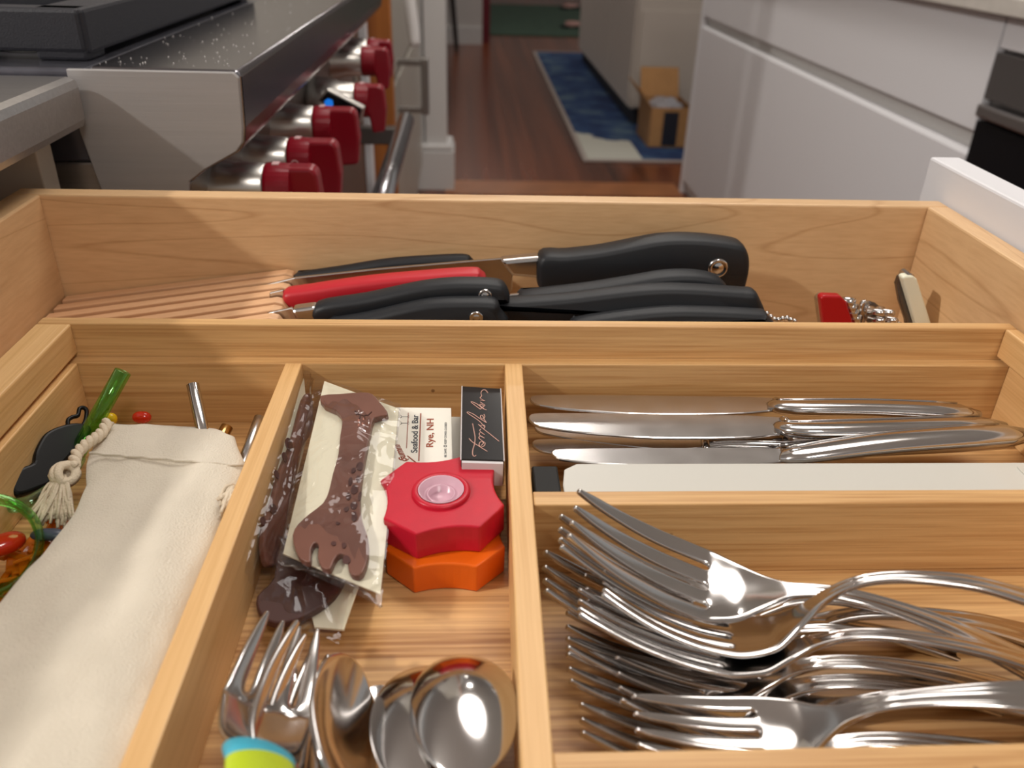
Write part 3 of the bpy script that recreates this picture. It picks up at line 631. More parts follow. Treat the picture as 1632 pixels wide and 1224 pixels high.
for px, py in ((1388, 496), (1403, 496), (1389, 508), (1408, 508), (1396, 518), (1414, 514)):
    c = pyy(px, py, yy); mesh_obj('knob_end', lathe_me([(0, -0.0045), (0.0022, -0.0036), (0.0032, -0.0012), (0.003, 0.001), (0.0018, 0.003), (0.0018, 0.012), (0, 0.012)], c, (0.1, -0.9, 0.3), 16), STEEL, t, smooth=True)
t = thing('lever_corkscrew', 'folding corkscrew with off-white side leaning in the right end of the drawer', 'corkscrew', (0.26, yy, ZD))
slab_y('handle_side', [(1434, 440), (1440, 437), (1452, 437), (1458, 442), (1483, 520), (1486, 570), (1464, 570), (1458, 520)], yy, 0.006, mat('ivory_plastic', srgb(226, 226, 204), rough=0.35), t, 0.0018)
slab_y('steel_side', [(1427, 452), (1431, 440), (1437, 438), (1462, 520), (1466, 570), (1448, 570), (1442, 510), (1432, 480)], yy + 0.006, 0.005, mat('worn_steel', (0, 0, 0, 1)), t, 0.001)
c = pyy(1446, 440, yy + 0.002); mesh_obj('pivot', lathe_me([(0, -0.0035), (0.0024, -0.0035), (0.0028, -0.003), (0.0028, 0.005), (0, 0.005)], c, (0, 1, 0), 20), STEEL, t)
t = thing('beaded_chain', 'short steel ball chain lying behind the ends of the black handles', 'chain', (0.17, 0.41, 0.80))
cpts = [(1222, 500), (1228, 505), (1234, 509), (1240, 510), (1247, 508), (1254, 507), (1260, 510), (1266, 512)]
for i, (px, py) in enumerate(cpts):
    c = pyy(px, py, 0.412 + 0.001 * (i % 3)); bm = bmesh.new(); bmesh.ops.create_uvsphere(bm, u_segments=12, v_segments=8, radius=0.0016); bmesh.ops.translate(bm, verts=bm.verts, vec=c)
    mesh_obj('bead', bm_mesh(bm), STEEL, t, smooth=True)
mesh_obj('chain_wire', tube_me([pyy(px, py, 0.413) for px, py in cpts], 0.0005, 6), STEEL, t)
mesh_obj('chain_tail', tube_me([pyy(1266, 512, 0.413), Vector((0.195, 0.414, 0.78)), Vector((0.20, 0.42, 0.7755))], 0.0008, 6), STEEL, t)

# ================================================================== FLATWARE generators (local: x along the length, y across, z up)
def lerp_tab(tab, u):
    if u <= tab[0][0]: return tab[0][1]
    for (a, va), (b, vb) in zip(tab, tab[1:]):
        if u <= b:
            t_ = (u - a) / (b - a); t_ = t_ * t_ * (3 - 2 * t_) if False else t_
            return va + (vb - va) * t_
    return tab[-1][1]
def fork_mesh(key, L=0.195, hw=0.0140, tine=0.052, ntine=4, ridge=0.0006, curve=1.0, cut=None):
    zt = [(0, .0150), (.012, .0098), (.025, .0052), (.04, .0018), (.055, .0002), (.066, .0012), (.076, .0052), (.086, .0105), (.098, .0140), (.115, .0150), (.14, .0132), (.17, .0070), (.195, .0012)]
    zt = [(a * L / .195, b * curve) for a, b in zt]
    s = L / .195
    ht = [(0, hw * .80), (.02, hw * .92), (.045, hw), (.056, hw * .98), (.066, hw * .78), (.074, hw * .46), (.082, .0034), (.092, .0027), (.11, .0030), (.14, .0050), (.17, .0078), (.186, .0088), (.192, .0070), (.195, .0036)]
    ht = [(a * s, b) for a, b in ht]
    us = [0, .0012, .006, .014, .022, .030, .038, .045, tine - .0022, tine - .0004, tine + .0022, .060, .066, .070, .074, .078, .082, .088, .094, .102, .112, .125, .14, .155, .17, .18, .187, .192, .195]
    us = [u * s for u in us]; tn = tine * s
    cols = []; slotw = 0.27
    # column edges in -1..1 : tine, slot, tine...
    tw = 2.0 / (ntine + (ntine - 1) * slotw * 1.25); sw = tw * slotw * 1.25
    x = -1.0
    for k in range(ntine):
        cols += [x, x + tw / 2, x + tw]; x += tw + sw
    nc = len(cols); bm = bmesh.new(); grid = []
    for i, u in enumerate(us):
        row = []; w = lerp_tab(ht, u); z = lerp_tab(zt, u)
        for j, c_ in enumerate(cols):
            cc = c_
            if u < tn * 0.98:          # tines taper to the tip
                k = j // 3; mid = cols[k * 3 + 1]; f = 0.60 + 0.40 * min(1, u / (tn * 0.55)); 
                if u < 0.002 * s: f *= 0.55
                cc = mid + (c_ - mid) * f
            elif u > tn:               # columns even out beyond the slots
                e = min(1, (u - tn) / (0.012 * s)); ev = -1 + 2 * j / (nc - 1); cc = c_ + (ev - c_) * e
            dish = 0.0022 * (1 - (cc * cc)) * (1 if u < .066 * s else max(0, 1 - (u - .066 * s) / .015))
            rg_ = 0
            if u > 0.088 * s: rg_ = ridge * (1.0 if j in (1, nc - 2) else (0.55 if j in (nc // 2 - 1, nc // 2) else 0)) + 0.0004 * (1 - cc * cc)
            row.append(bm.verts.new((u, cc * w, z - dish + rg_)))
        grid.append(row)
    for i in range(len(us) - 1):
        for j in range(nc - 1):
            slot = (j % 3 == 2)
            if slot and us[i + 1] <= tn * 0.999 + 1e-6: continue
            bm.faces.new((grid[i][j], grid[i][j + 1], grid[i + 1][j + 1], grid[i + 1][j]))
    if cut is not None: pass
    me = bpy.data.meshes.new(key); bm.to_mesh(me); bm.free()
    for p in me.polygons: p.use_smooth = True
    return me
def spoon_mesh(key, L=0.19, bl=0.062, bw=0.0195, depth=0.0085):
    us = [i / 14 for i in range(15)]
    bm = bmesh.new(); grid = []; NC = 11
    st = [bl * (1 - math.cos(math.pi * t_ * 0.94)) / 2 for t_ in us] + [bl * 1.03, bl * 1.1, bl * 1.2, .095, .11, .13, .15, .17, .182, L]
    for u in st:
        t_ = u / bl
        if t_ < 1.0:
            w = bw * (max(0, 1 - (2 * t_ - 1) ** 2)) ** 0.5 * (1.0 + 0.10 * (0.5 - t_)); w = max(w, 0.0012 if t_ < .5 else 0.0036)
            e = max(0.0, 1 - (2 * t_ - 1) ** 2)
        else:
            w = lerp_tab([(bl, .0038), (bl * 1.15, .0027), (.11, .0032), (.15, .0058), (.18, .0085), (L, .004)], u); e = 0
        zb = lerp_tab([(0, .001), (bl * .5, 0), (bl, .0035), (bl * 1.25, .0115), (.11, .0145), (.15, .012), (L, .002)], u)
        row = []
        for j in range(NC):
            c_ = -1 + 2 * j / (NC - 1)
            z = zb - depth * e * (1 - c_ * c_) + (0.0006 if (j in (1, NC - 2) and t_ > 1.2) else 0)
            row.append(bm.verts.new((u, c_ * w, z)))
        grid.append(row)
    for i in range(len(st) - 1):
        for j in range(NC - 1): bm.faces.new((grid[i][j], grid[i][j + 1], grid[i + 1][j + 1], grid[i + 1][j]))
    me = bpy.data.meshes.new(key); bm.to_mesh(me); bm.free()
    for p in me.polygons: p.use_smooth = True
    return me
FORK_BIG = fork_mesh('dinner_fork_mesh'); FORK_BIG.materials.append(STEEL)
FORK_SAL = fork_mesh('salad_fork_mesh', L=0.168, hw=0.0145, tine=0.050, curve=0.92); FORK_SAL.materials.append(STEEL)
FORK_SERV = fork_mesh('serving_fork_mesh', L=0.200, hw=0.0185, tine=0.056, curve=1.1); FORK_SERV.materials.append(STEEL)
FORK_ARCH = fork_mesh('arched_fork_mesh', L=0.175, hw=0.0150, tine=0.050, curve=1.5); FORK_ARCH.materials.append(STEEL)
SPOON = spoon_mesh('spoon_mesh'); SPOON.materials.append(STEEL)
SPOON_S = spoon_mesh('teaspoon_mesh', L=0.15, bl=0.048, bw=0.0155, depth=0.007); SPOON_S.materials.append(STEEL)
def place_flat(name, me, label, cat, group, T, N, ln, roll, zt=0.015, zn=0.0110, thick=0.0024, tip_u=0.0, solid=True):
    """T: world point of the tip end, N: world point of the neck (at u=ln)."""
    T, N = Vector(T), Vector(N); x = (N - T).normalized()
    up = Vector((0, 0, 1)); y = up.cross(x).normalized(); z = x.cross(y)
    Rm = Matrix((x, y, z)).transposed()
    lt = Vector((0, 0, zt)); lnv = Vector((ln, 0, zn)); d = (lnv - lt).normalized()
    # rotate local so that d -> x axis
    ang = math.atan2(d.z, d.x)
    Rl = Matrix.Rotation(ang, 3, 'Y')
    Rr = Matrix.Rotation(math.radians(roll), 3, 'X')
    s = (N - T).length / (lnv - lt).length
    s = min(max(s, 0.75), 1.35)
    Rt = Rm @ Rr @ Rl
    o = bpy.data.objects.new(name, me); COL.objects.link(o)
    Mx = Rt.to_4x4() @ Matrix.Scale(s, 4); mid = (T + N) / 2; lm = (lt + lnv) / 2
    Mx.translation = mid - (Mx.to_3x3() @ lm)
    o.matrix_world = Mx; o['label'] = label; o['category'] = cat; o['group'] = group
    sd = o.modifiers.new('solid', 'SOLIDIFY'); sd.thickness = thick; sd.offset = 0; sd.use_even_offset = False
    subsurf(o, 2)
    return o
GF = 'steel forks piled in the front right compartment'
forks = [
 # label, mesh, tip px, tip z, neck px, neck z, roll
 ('topmost back fork, long curved tines reaching over the divider edge', FORK_SERV, (912, 818), 0.829, (1285, 945), 0.809, 6),
 ('fork nested directly beneath the topmost back fork, tips peeking out left', FORK_BIG, (893, 842), 0.821, (1285, 955), 0.796, -6),
 ('small fork with brown reflection, its arched handle the highest of the pile', FORK_ARCH, (960, 924), 0.812, (1330, 946), 0.8165, -16),
 ('fork whose dark bowl lies just under the high arched fork', FORK_BIG, (922, 955), 0.812, (1322, 1018), 0.805, -16),
 ('fork with four fine tips nearest the left divider, under the pile', FORK_BIG, (868, 906), 0.812, (1275, 1000), 0.789, 0),
 ('bottom fork with tips pointing at the divider midway down the pile', FORK_BIG, (903, 1000), 0.800, (1290, 1060), 0.790, -4),
 ('bottom fork with spread tips just above the front salad fork', FORK_BIG, (905, 1048), 0.800, (1290, 1092), 0.788, 4),
 ('fork running under the front salad fork, its handle leaving at the lower right', FORK_BIG, (985, 1078), 0.797, (1395, 1118), 0.790, 0),
 ('fork whose handle runs flat to the right from below the arched handle', FORK_BIG, (935, 940), 0.803, (1330, 985), 0.791, -4),
 ('front salad fork lying face up with pink glints on its tines', FORK_SAL, (1010, 1142), 0.800, (1372, 1128), 0.809, 6),
 ('bottom front fork, tips low beside the front divider', FORK_BIG, (925, 1128), 0.797, (1345, 1185), 0.788, 0),
]
for lab, me, t_, tz, n_, nz, roll in forks:
    ln = {FORK_BIG: 0.088, FORK_SERV: 0.090, FORK_ARCH: 0.080}.get(me, 0.076)
    place_flat('fork', me, lab, 'fork', GF, pz(*t_, tz), pz(*n_, nz), ln, roll, zt=0.015 * (1.5 if me is FORK_ARCH else 1), zn=0.011 * (1.5 if me is FORK_ARCH else 1))

# ---- middle compartment, front: cutlery with handles towards the viewer
GM = 'loose cutlery at the front of the middle compartment'
place_flat('spoon', SPOON, 'large tablespoon, rightmost, with red and orange reflection', 'spoon', GM, pz(733, 1048, 0.800), pz(752, 1330, 0.806), 0.076, 180, zt=0.001, zn=0.0115)
place_flat('spoon', SPOON, 'tablespoon partly covered by the large rightmost spoon', 'spoon', GM, pz(684, 1066, 0.793), pz(674, 1370, 0.799), 0.076, 176, zt=0.001, zn=0.0115)
place_flat('spoon', SPOON, 'narrow looking spoon turned on its side between forks and tablespoons', 'spoon', GM, pz(566, 1054, 0.803), pz(588, 1340, 0.812), 0.076, -60, zt=0.001, zn=0.0115)
place_flat('teaspoon', SPOON_S, 'small pale spoon tip peeking out beneath the two tablespoons', 'spoon', GM, pz(600, 1092, 0.789), pz(615, 1330, 0.792), 0.06, 0, zt=0.001, zn=0.0115)
place_flat('fork', FORK_SAL, 'fork turned on its side to the right of the blue handled fork', 'fork', GM, pz(506, 1012, 0.803), pz(492, 1300, 0.812), 0.076, -60)
place_flat('fork', FORK_SAL, 'fork lowest beneath the blue handled one, only tine tips showing', 'fork', GM, pz(455, 1085, 0.797), pz(430, 1330, 0.790), 0.076, 10)
# child's fork with coloured handle
KID = fork_mesh('child_fork_mesh', L=0.168, hw=0.0135, tine=0.044, curve=0.8, ntine=4, ridge=0)
bm = bmesh.new(); bm.from_mesh(KID)
bmesh.ops.delete(bm, geom=[v for v in bm.verts if v.co.x > 0.075], context='VERTS'); bm.to_mesh(KID); bm.free()
for p in KID.polygons: p.use_smooth = True
KID.materials.append(STEEL)
T, N = pz(468, 986, 0.803), pz(414, 1206, 0.822)
o = place_flat('child_fork', KID, "child's fork with turquoise and lime handle at the front left of the middle compartment", 'fork', GM, T, N, 0.068, -26, zt=0.012, zn=0.004)
def kidhandle():
    m = bpy.data.materials.new('kid_handle'); m.use_nodes = True; nt = m.node_tree; b = nt.nodes['Principled BSDF']; Nn = nt.nodes.new
    tc = Nn('ShaderNodeTexCoord'); sp = Nn('ShaderNodeSeparateXYZ'); nt.links.new(tc.outputs['Object'], sp.inputs[0])
    w = Nn('ShaderNodeMath'); w.operation = 'MULTIPLY_ADD'; w.inputs[1].default_value = 0.35; nt.links.new(sp.outputs['Y'], w.inputs[0]); nt.links.new(sp.outputs['X'], w.inputs[2])
    r = Nn('ShaderNodeValToRGB'); r.color_ramp.interpolation = 'CONSTANT'; e = r.color_ramp.elements; e[0].color = srgb(60, 190, 220); e[1].position = 0.55; e[1].color = srgb(196, 222, 40)
    mr = Nn('ShaderNodeMapRange'); mr.inputs[1].default_value = 0.064; mr.inputs[2].default_value = 0.082; nt.links.new(w.outputs[0], mr.inputs[0]); nt.links.new(mr.outputs[0], r.inputs[0])
    nt.links.new(r.outputs[0], b.inputs['Base Color']); b.inputs['Roughness'].default_value = 0.35; return m
hm = tube_me([Vector((0.0655, 0, 0.0030)), Vector((0.067, 0, 0.0034)), Vector((0.075, 0, 0.006)), Vector((0.09, 0, 0.009)), Vector((0.12, 0, 0.011)), Vector((0.15, 0, 0.009)), Vector((0.16, 0, 0.008))], [0.0085, 0.0095, 0.0085, 0.0075, 0.0085, 0.009, 0.004], 24, flat=(1, 0.42))
hm.materials.append(kidhandle())
ho = bpy.data.objects.new('handle', hm); COL.objects.link(ho); ho.parent = o; ho['label'] = 'turquoise and lime plastic handle'
for p in hm.polygons: p.use_smooth = True

# ================================================================== TABLE KNIVES (back right compartment)
def table_knife(label, blade_px, zb, handle_px, zh, flip=False, wide=0.010, hr=(0.0058, 0.0082, 0.0066), edge=False, tilt=0.0):
    """blade_px: (tip centre, blade end); handle_px: (start, mid, end) pixel centres lying at heights zb / zh."""
    a, b = pz(*blade_px[0], zb[0]), pz(*blade_px[1], zb[1])
    t = thing('table_knife', label, 'knife', (a.x, a.y, a.z), 'steel table knives in the back right compartment')
    x = (b - a).normalized(); up = Matrix.Rotation(tilt, 3, x) @ Vector((0, 0, 1)); y = up.cross(x).normalized(); z = x.cross(y); L = (b - a).length
    # blade outline (straight back, curved belly)
    s = -1 if flip else 1
    out = [(0.0045, wide * .98), (0.0010, wide * .84), (0.0003, wide * .45), (0.0030, wide * .0), (0.009, -wide * .25), (0.019, -wide * .50), (0.034, -wide * .74), (0.055, -wide * .98), (L * .78, -wide * .95), (L * .93, -wide * .72), (L, -wide * .4), (L, wide * .70), (L * .6, wide * .92), (L * .3, wide), (0.014, wide * 1.02)]
    out = smooth_poly(out, 3)
    if edge:
        o2 = []
        for p in out:
            o2.append(p)
        out = o2
    P = [a + x * p.x + y * p.y * s - z * 0.0007 for p in out]
    mesh_obj('blade', prism_me(P, z * 0.0014, 0.0004, 1), STEEL_K, t)
    if edge:
        bm = bmesh.new()
        for i in range(34):
            u = L * 0.22 + i * 0.00105; g = bmesh.ops.create_cube(bm, size=0.0007)
            bmesh.ops.translate(bm, verts=g['verts'], vec=a + x * u - y * s * (wide * (0.62 + .36 * min(1, (u / L - .22) / .25)) ) )
        mesh_obj('serration', bm_mesh(bm), STEEL_K, t)
    pts = [b] + [pz(*p, q) for p, q in zip(handle_px, zh)]
    sp = smooth_poly(pts, 4, closed=False); n = len(sp)
    rad = []
    for i in range(n):
        f = i / (n - 1)
        r = lerp_tab([(0, hr[0] * .95), (.04, hr[0] * .85), (.12, hr[0] * .98), (.45, hr[2] * 1.08), (.85, hr[1]), (.97, hr[1] * .9), (1, hr[1] * .4)], f); rad.append(r)
    o = mesh_obj('handle', tube_me(sp, rad, 20, flat=(1, 0.55)), STEEL, t, smooth=True)
    ringc = b + x * 0.001
    bo = mesh_obj('bolster', lathe_me([(0, -.002), (wide * .55, -.002), (wide * .64, 0.0), (wide * .55, 0.002), (0, .002)], (0, 0, 0), (1, 0, 0), 20), STEEL, t, smooth=True)
    me = bo.data; me.transform(Matrix.Translation(t.loc)); me.transform(Matrix.Diagonal((0.8, 1.15, 0.5, 1)))
    me.transform(Matrix((x, y, z)).transposed().to_4x4()); me.transform(Matrix.Translation(ringc - t.loc))
    # side ribs of the handle pattern
    for sg in (-1, 1):
        rp = [sp[i] + y * sg * rad[i] * 0.62 + z * rad[i] * 0.34 for i in range(2, n - 1)]
        mesh_obj('handle_rib', tube_me(rp, 0.0006, 6), STEEL, t, smooth=True)
    return t
table_knife('table knife farthest back, against the rear wall of the compartment', ((845, 646), (1238, 646)), (0.8005, 0.8005), ((1262, 650), (1400, 652), (1560, 660)), (0.803, 0.803, 0.803), wide=0.0090)
table_knife('table knife with clearly visible serrated edge, uppermost of the row', ((843, 679), (1250, 680)), (0.8045, 0.8045), ((1275, 686), (1420, 684), (1600, 678)), (0.807, 0.807, 0.807), wide=0.0105, edge=True)
table_knife('table knife with short dark pointed handle under the serrated one', ((850, 690), (1120, 706)), (0.7955, 0.796), ((1160, 702), (1250, 703), (1325, 700)), (0.797, 0.798, 0.798), wide=0.0085, hr=(0.004, 0.005, 0.004))
table_knife('dark reflecting table knife, third from the rear wall', ((848, 719), (1240, 722)), (0.7955, 0.7955), ((1262, 722), (1400, 712), (1632, 700)), (0.797, 0.797, 0.797), wide=0.0095)
table_knife('frontmost table knife, handle rising to the right above the others', ((880, 733), (1250, 727)), (0.8025, 0.8025), ((1282, 724), (1420, 706), (1640, 690)), (0.805, 0.8085, 0.811), wide=0.0075)
# white plastic case in front of the knives
FROST = mat('frosted_white', srgb(204, 202, 194), rough=0.32, spec=0.4, trans=0.0, coat=0.3)
t = thing('plastic_sleeve', 'long translucent white plastic case in front of the table knives', 'case', (0.06, 0.27, ZTF))
pA, pB = pz(900, 745, 0.8075), pz(930, 742, 0.8075); yb = pz(1200, 739, 0.8075).y
x0 = pz(897, 770, 0.8075).x
out = [(x0 + 0.007, yb), (0.271, yb), (0.271, 0.2585), (x0, 0.2585), (x0, yb - 0.014), (x0 + 0.0015, yb - 0.004)]
mesh_obj('lid', prism_me([(x, y, 0.8062) for x, y in out], (0, 0, 0.0016), 0.0005), FROST, t)
mesh_obj('tray_body', prism_me([(x0 + 0.001 + (x - x0) * .995, y - 0.0006 * (1 if y > .27 else -1), ZTF + 0.0003) for x, y in out], (0, 0, 0.0249), 0.001), FROST, t)
mesh_obj('latch_ridge', box_me(0.232, 0.2333, 0.262, yb - 0.004, 0.8078, 0.8084), FROST, t)
t = thing('black_case', 'small matte black block in the corner left of the white plastic case', 'case', (0.03, 0.27, ZTF))
p = pz(847, 742, 0.806); mesh_obj('block', box_me(0.0262, x0 - 0.0008, 0.2585, p.y, ZTF, 0.806, 0.0008), mat('matte_black', srgb(16, 16, 16), rough=0.6), t)

# ================================================================== TAPE DISPENSERS
def octo(r, rot, concave):
    pts = []
    V = [(r * math.cos(math.radians(a)), r * math.sin(math.radians(a))) for a in [rot + s for s in (-27, 27, 63, 117, 153, 207, 243, 297)]]
    for i in range(8):
        a, b = Vector((*V[i], 0)), Vector((*V[(i + 1) % 8], 0)); cc = (i % 2 == 0); n_ = 8 if cc else 1
        mid = (a + b) / 2; inn = -mid.normalized()
        for k in range(n_):
            f = k / n_; pts.append(a.lerp(b, f) + (inn * concave * 4 * f * (1 - f) if cc else Vector((0, 0, 0))))
    return pts
def tape(label, centre, r, h, rot, tilt, m, core=True):
    t = thing('tape_dispenser', label, 'tape dispenser', centre, 'tape dispensers stacked in the middle compartment')
    Mx = Matrix.Translation(centre) @ tilt.to_4x4()
    P = octo(r, rot, r * 0.085); P = [p for p in P]
    me = prism_me([(p.x, p.y, 0) for p in P], (0, 0, h), 0.0007, 2, 20); me.transform(Mx); so = mesh_obj('shell', me, m, t)
    drill = lathe_me([(0, h - .006), (r * .345, h - .006), (r * .345, h + .004), (0, h + .004)], (0, 0, 0), (0, 0, 1), 40); drill.transform(Mx); drill.transform(Matrix.Translation(-t.loc))
    dob = bpy.data.objects.new('drill', drill); COL.objects.link(dob); dob.location = t.loc; bpy.context.view_layer.update()
    bo_ = so.modifiers.new('b', 'BOOLEAN'); bo_.object = dob; bo_.operation = 'DIFFERENCE'; bo_.solver = 'EXACT'; bpy.context.view_layer.update()
    nm_ = bpy.data.meshes.new_from_object(so.evaluated_get(bpy.context.evaluated_depsgraph_get())); so.modifiers.clear(); so.data = nm_; bpy.data.objects.remove(dob)
    me = lathe_me([(r * .34, h - .003), (r * .34, h + .0012), (r * .36, h + .0016), (r * .42, h + .0016), (r * .44, h + .0010), (r * .44, h - .001)], (0, 0, 0), (0, 0, 1), 40); me.transform(Mx); mesh_obj('hub_ring', me, m, t, smooth=True)
    clear = mat('clear_core', srgb(206, 164, 178), rough=0.25, spec=0.5)
    dark = mat('core_shadow', srgb(150, 60, 80), rough=0.4)
    me = lathe_me([(r * .345, h + 0.0016), (r * .32, h + 0.0016), (r * .27, h - 0.0010), (r * .22, h - 0.0012), (r * .215, h - .0004), (r * .19, h - .0004), (r * .18, h - 0.0030), (0, h - 0.0032)], (0, 0, 0), (0, 0, 1), 40); me.transform(Mx)
    mesh_obj('tape_core', me, clear, t, smooth=True, label='clear plastic tape core')
    return t
TH_ = 0.0126
yo = pz(705, 905, ZTF + TH_).y + 0.0228; xo = pz(709, 880, ZTF + TH_).x
tape('orange scalloped tape dispenser, underneath the red one', (xo, yo, ZTF + 0.0003), 0.0258, TH_, 1, Matrix.Identity(3), ORANGE)
cr = pz(704, 783, ZTF + 2 * TH_ + 0.001); tl = Matrix.Rotation(math.radians(1.2), 3, 'X') @ Matrix.Rotation(math.radians(-1.0), 3, 'Y')
tape('red scalloped tape dispenser lying on top of the orange one', (cr.x, cr.y, ZTF + TH_ + 0.0008), 0.0262, TH_, 8, tl, CRIM)

# ================================================================== MATCHBOOKS, MATCHBOX
PAPER = mat('match_card', srgb(236, 232, 220), rough=0.55, var=0.02, vscale=80)
INK = mat('ink_black', srgb(50, 56, 66), rough=0.6); INKR = mat('ink_rust', srgb(150, 74, 50), rough=0.6)
P0 = pz(674, 649, 0.8035); P1 = pz(674, 738, 0.7985); Pn = (Vector((1, 0, 0))).cross(P0 - P1).normalized()
def mb(px, py, lift=0.0): return ppl(px, py, P0 + Pn * lift, Pn)
t = thing('matchbook', 'cream matchbook printed Seafood & Bar, Rye, NH, behind the red tape', 'matchbook', mb(675, 700), 'matchbooks behind the tape dispensers')
mesh_obj('cover', prism_me([mb(617, 649), mb(719, 650), mb(722, 760), mb(610, 765)], -Pn * 0.0016, 0.0002), PAPER, t)
mesh_obj('match_comb', prism_me([mb(619, 652, -0.0017), mb(717, 653, -0.0017), mb(720, 757, -0.0017), mb(612, 762, -0.0017)], -Pn * 0.0022, 0.0002), mat('match_grey', srgb(190, 184, 170), rough=0.8), t)
B2 = lambda x, y, l=0.00012: mb(615 + x / 10.2, 640 + y / 10.2, l)
def txt(body, x, y, x2, y2, size, m, sx=1.0, bold=0.0, shear=0):
    O = B2(x, y); u = B2(x2, y2) - O; Ln = u.length; vv = Pn.cross(u)
    text_obj('lettering', body, O, u, vv, size, m, t, bold=bold, shear=shear, fit=Ln)
txt('Seafood & Bar', 510, 830, 525, 215, 0.0040, INK, bold=0.00006)
txt('Rye, NH', 765, 745, 775, 285, 0.0044, INKR, bold=0.00008)
txt('BE SAFE', 985, 905, 985, 765, 0.0014, INK)
txt('KEEP COVER CLOSED', 985, 690, 990, 340, 0.0014, INK)
txt('Summ', 350, 960, 215, 690, 0.0044, INKR, shear=0.5, bold=0.0001)
def stroke(name, pts, fn, w, m, parent, n=5):
    P = smooth_poly([fn(x, y) for x, y in pts], n, closed=False)
    return mesh_obj(name, tube_me(P, w, 6, flat=(1, 0.25)), m, parent, smooth=True)
mesh_obj('printed_rule', tube_me([B2(567, 190), B2(535, 965)], 0.00028, 6, flat=(1, .2)), INKR, t)
mesh_obj('printed_rule', tube_me([B2(365, 180), B2(335, 758)], 0.00018, 6, flat=(1, .2)), INKR, t)
stroke('swash', [(350, 880), (400, 920), (450, 960), (490, 990)], B2, 0.00030, INKR, t)
stroke('swash', [(250, 900), (275, 950), (330, 960), (370, 930)], B2, 0.00026, INKR, t)
for yy_ in (245, 350):
    stroke('glass_emblem', [(235, yy_ - 25), (262, yy_), (235, yy_ + 25), (262, yy_), (350, yy_), (365, yy_ - 22), (380, yy_), (365, yy_ + 22), (350, yy_)], B2, 0.00010, INK, t, 2)
c = B2(965, 722); mesh_obj('printed_ring', tube_me([c + (Vector((math.cos(a), 0, 0)) + (P0 - P1).normalized() * math.sin(a)) * 0.0006 for a in [2 * math.pi * k / 14 for k in range(14)]], 0.00014, 6, closed=True), INK, t)
t = thing('matchbook', 'second cream matchbook mostly hidden under the printed one', 'matchbook', mb(725, 700), 'matchbooks behind the tape dispensers')
mesh_obj('cover', prism_me([mb(640, 664, -0.0045), mb(734, 664, -0.0045), mb(736, 760, -0.0045), mb(640, 765, -0.0045)], -Pn * 0.0018, 0.0002), PAPER, t)

# matchbox
M0 = pz(768, 616, 0.8135); M1 = pz(768, 733, 0.8115); Mn = Vector((1, 0, 0)).cross(M0 - M1).normalized()
def mx_(px, py, lift=0.0): return ppl(px, py, M0 + Mn * lift, Mn)
t = thing('matchbox', 'black matchbox with copper Temple bar script, against the centre divider', 'matchbox', mx_(768, 680), 'matches')
K = [mx_(736.5, 615), mx_(798, 619), mx_(803.5, 734), mx_(734.5, 732)]
mesh_obj('sleeve', prism_me(K, -Mn * 0.0125, 0.0004), mat('gloss_black', srgb(20, 19, 22), rough=0.22, coat=0.4), t)
inn = [K[3] + (K[2] - K[3]) * .03, K[3] + (K[2] - K[3]) * .97, K[2].lerp(K[1], .0) + (K[3] - K[2]) * .03, K[3]]
dn = (K[3] - K[0]).normalized()
q0 = K[3] - Mn * 0.0006 + (K[2] - K[3]) * .02; q1 = K[2] - Mn * 0.0006 - (K[2] - K[3]) * .02
mesh_obj('inner_tray', prism_me([q0 - dn * .01, q1 - dn * .01, q1 + dn * 0.0014, q0 + dn * 0.0014], -Mn * 0.0115, 0.0002), mat('tray_card', srgb(214, 210, 212), rough=0.6), t)
for a_, b_ in ((K[0], K[3]), (K[1], K[2])):
    mesh_obj('sleeve_edge', tube_me([a_ - Mn * 0.0002, b_ - Mn * 0.0002], 0.0003, 6), mat('edge_white', srgb(200, 196, 196), rough=0.6), t)
COP = mat('copper_ink', srgb(196, 152, 138), rough=0.4, metal=0.2)
B3 = lambda x, y: mx_(725 + x / 8.44, 605 + y / 8.44, 0.00012)
for pts in ([(238, 590), (255, 680), (272, 780), (262, 870), (240, 950), (240, 1010), (262, 1032), (283, 1015)],           # T bar
            [(190, 790), (230, 835), (300, 880), (370, 925), (437, 966)],                                           # T stem
            [(350, 890), (385, 850), (350, 835), (325, 870), (345, 905), (395, 890), (405, 850)],                   # e
            [(405, 850), (325, 790), (345, 760), (400, 790), (330, 745), (345, 710), (402, 745), (335, 690), (350, 665)],  # m
            [(315, 600), (380, 660), (470, 730), (595, 830)], [(345, 620), (390, 610), (402, 640), (380, 665)],      # p
            [(402, 640), (330, 560), (230, 490), (170, 450), (175, 435), (240, 460), (330, 520), (400, 565), (425, 580)],   # l
            [(425, 580), (400, 545), (375, 490), (350, 480), (345, 510), (380, 530), (402, 500), (390, 465)],       # e
            [(345, 400), (290, 360), (225, 310), (228, 296), (300, 330), (370, 385), (425, 408)], [(425, 408), (400, 400), (365, 375), (345, 400)],  # b
            [(395, 360), (350, 330), (335, 345), (370, 370), (405, 345)], [(405, 345), (340, 300)],                 # a
            [(340, 275), (405, 285), (340, 250), (360, 220), (350, 180), (370, 145), (410, 140), (445, 180)]):       # r + swash
    stroke('script_stroke', pts, B3, 0.00022, COP, t, 4)

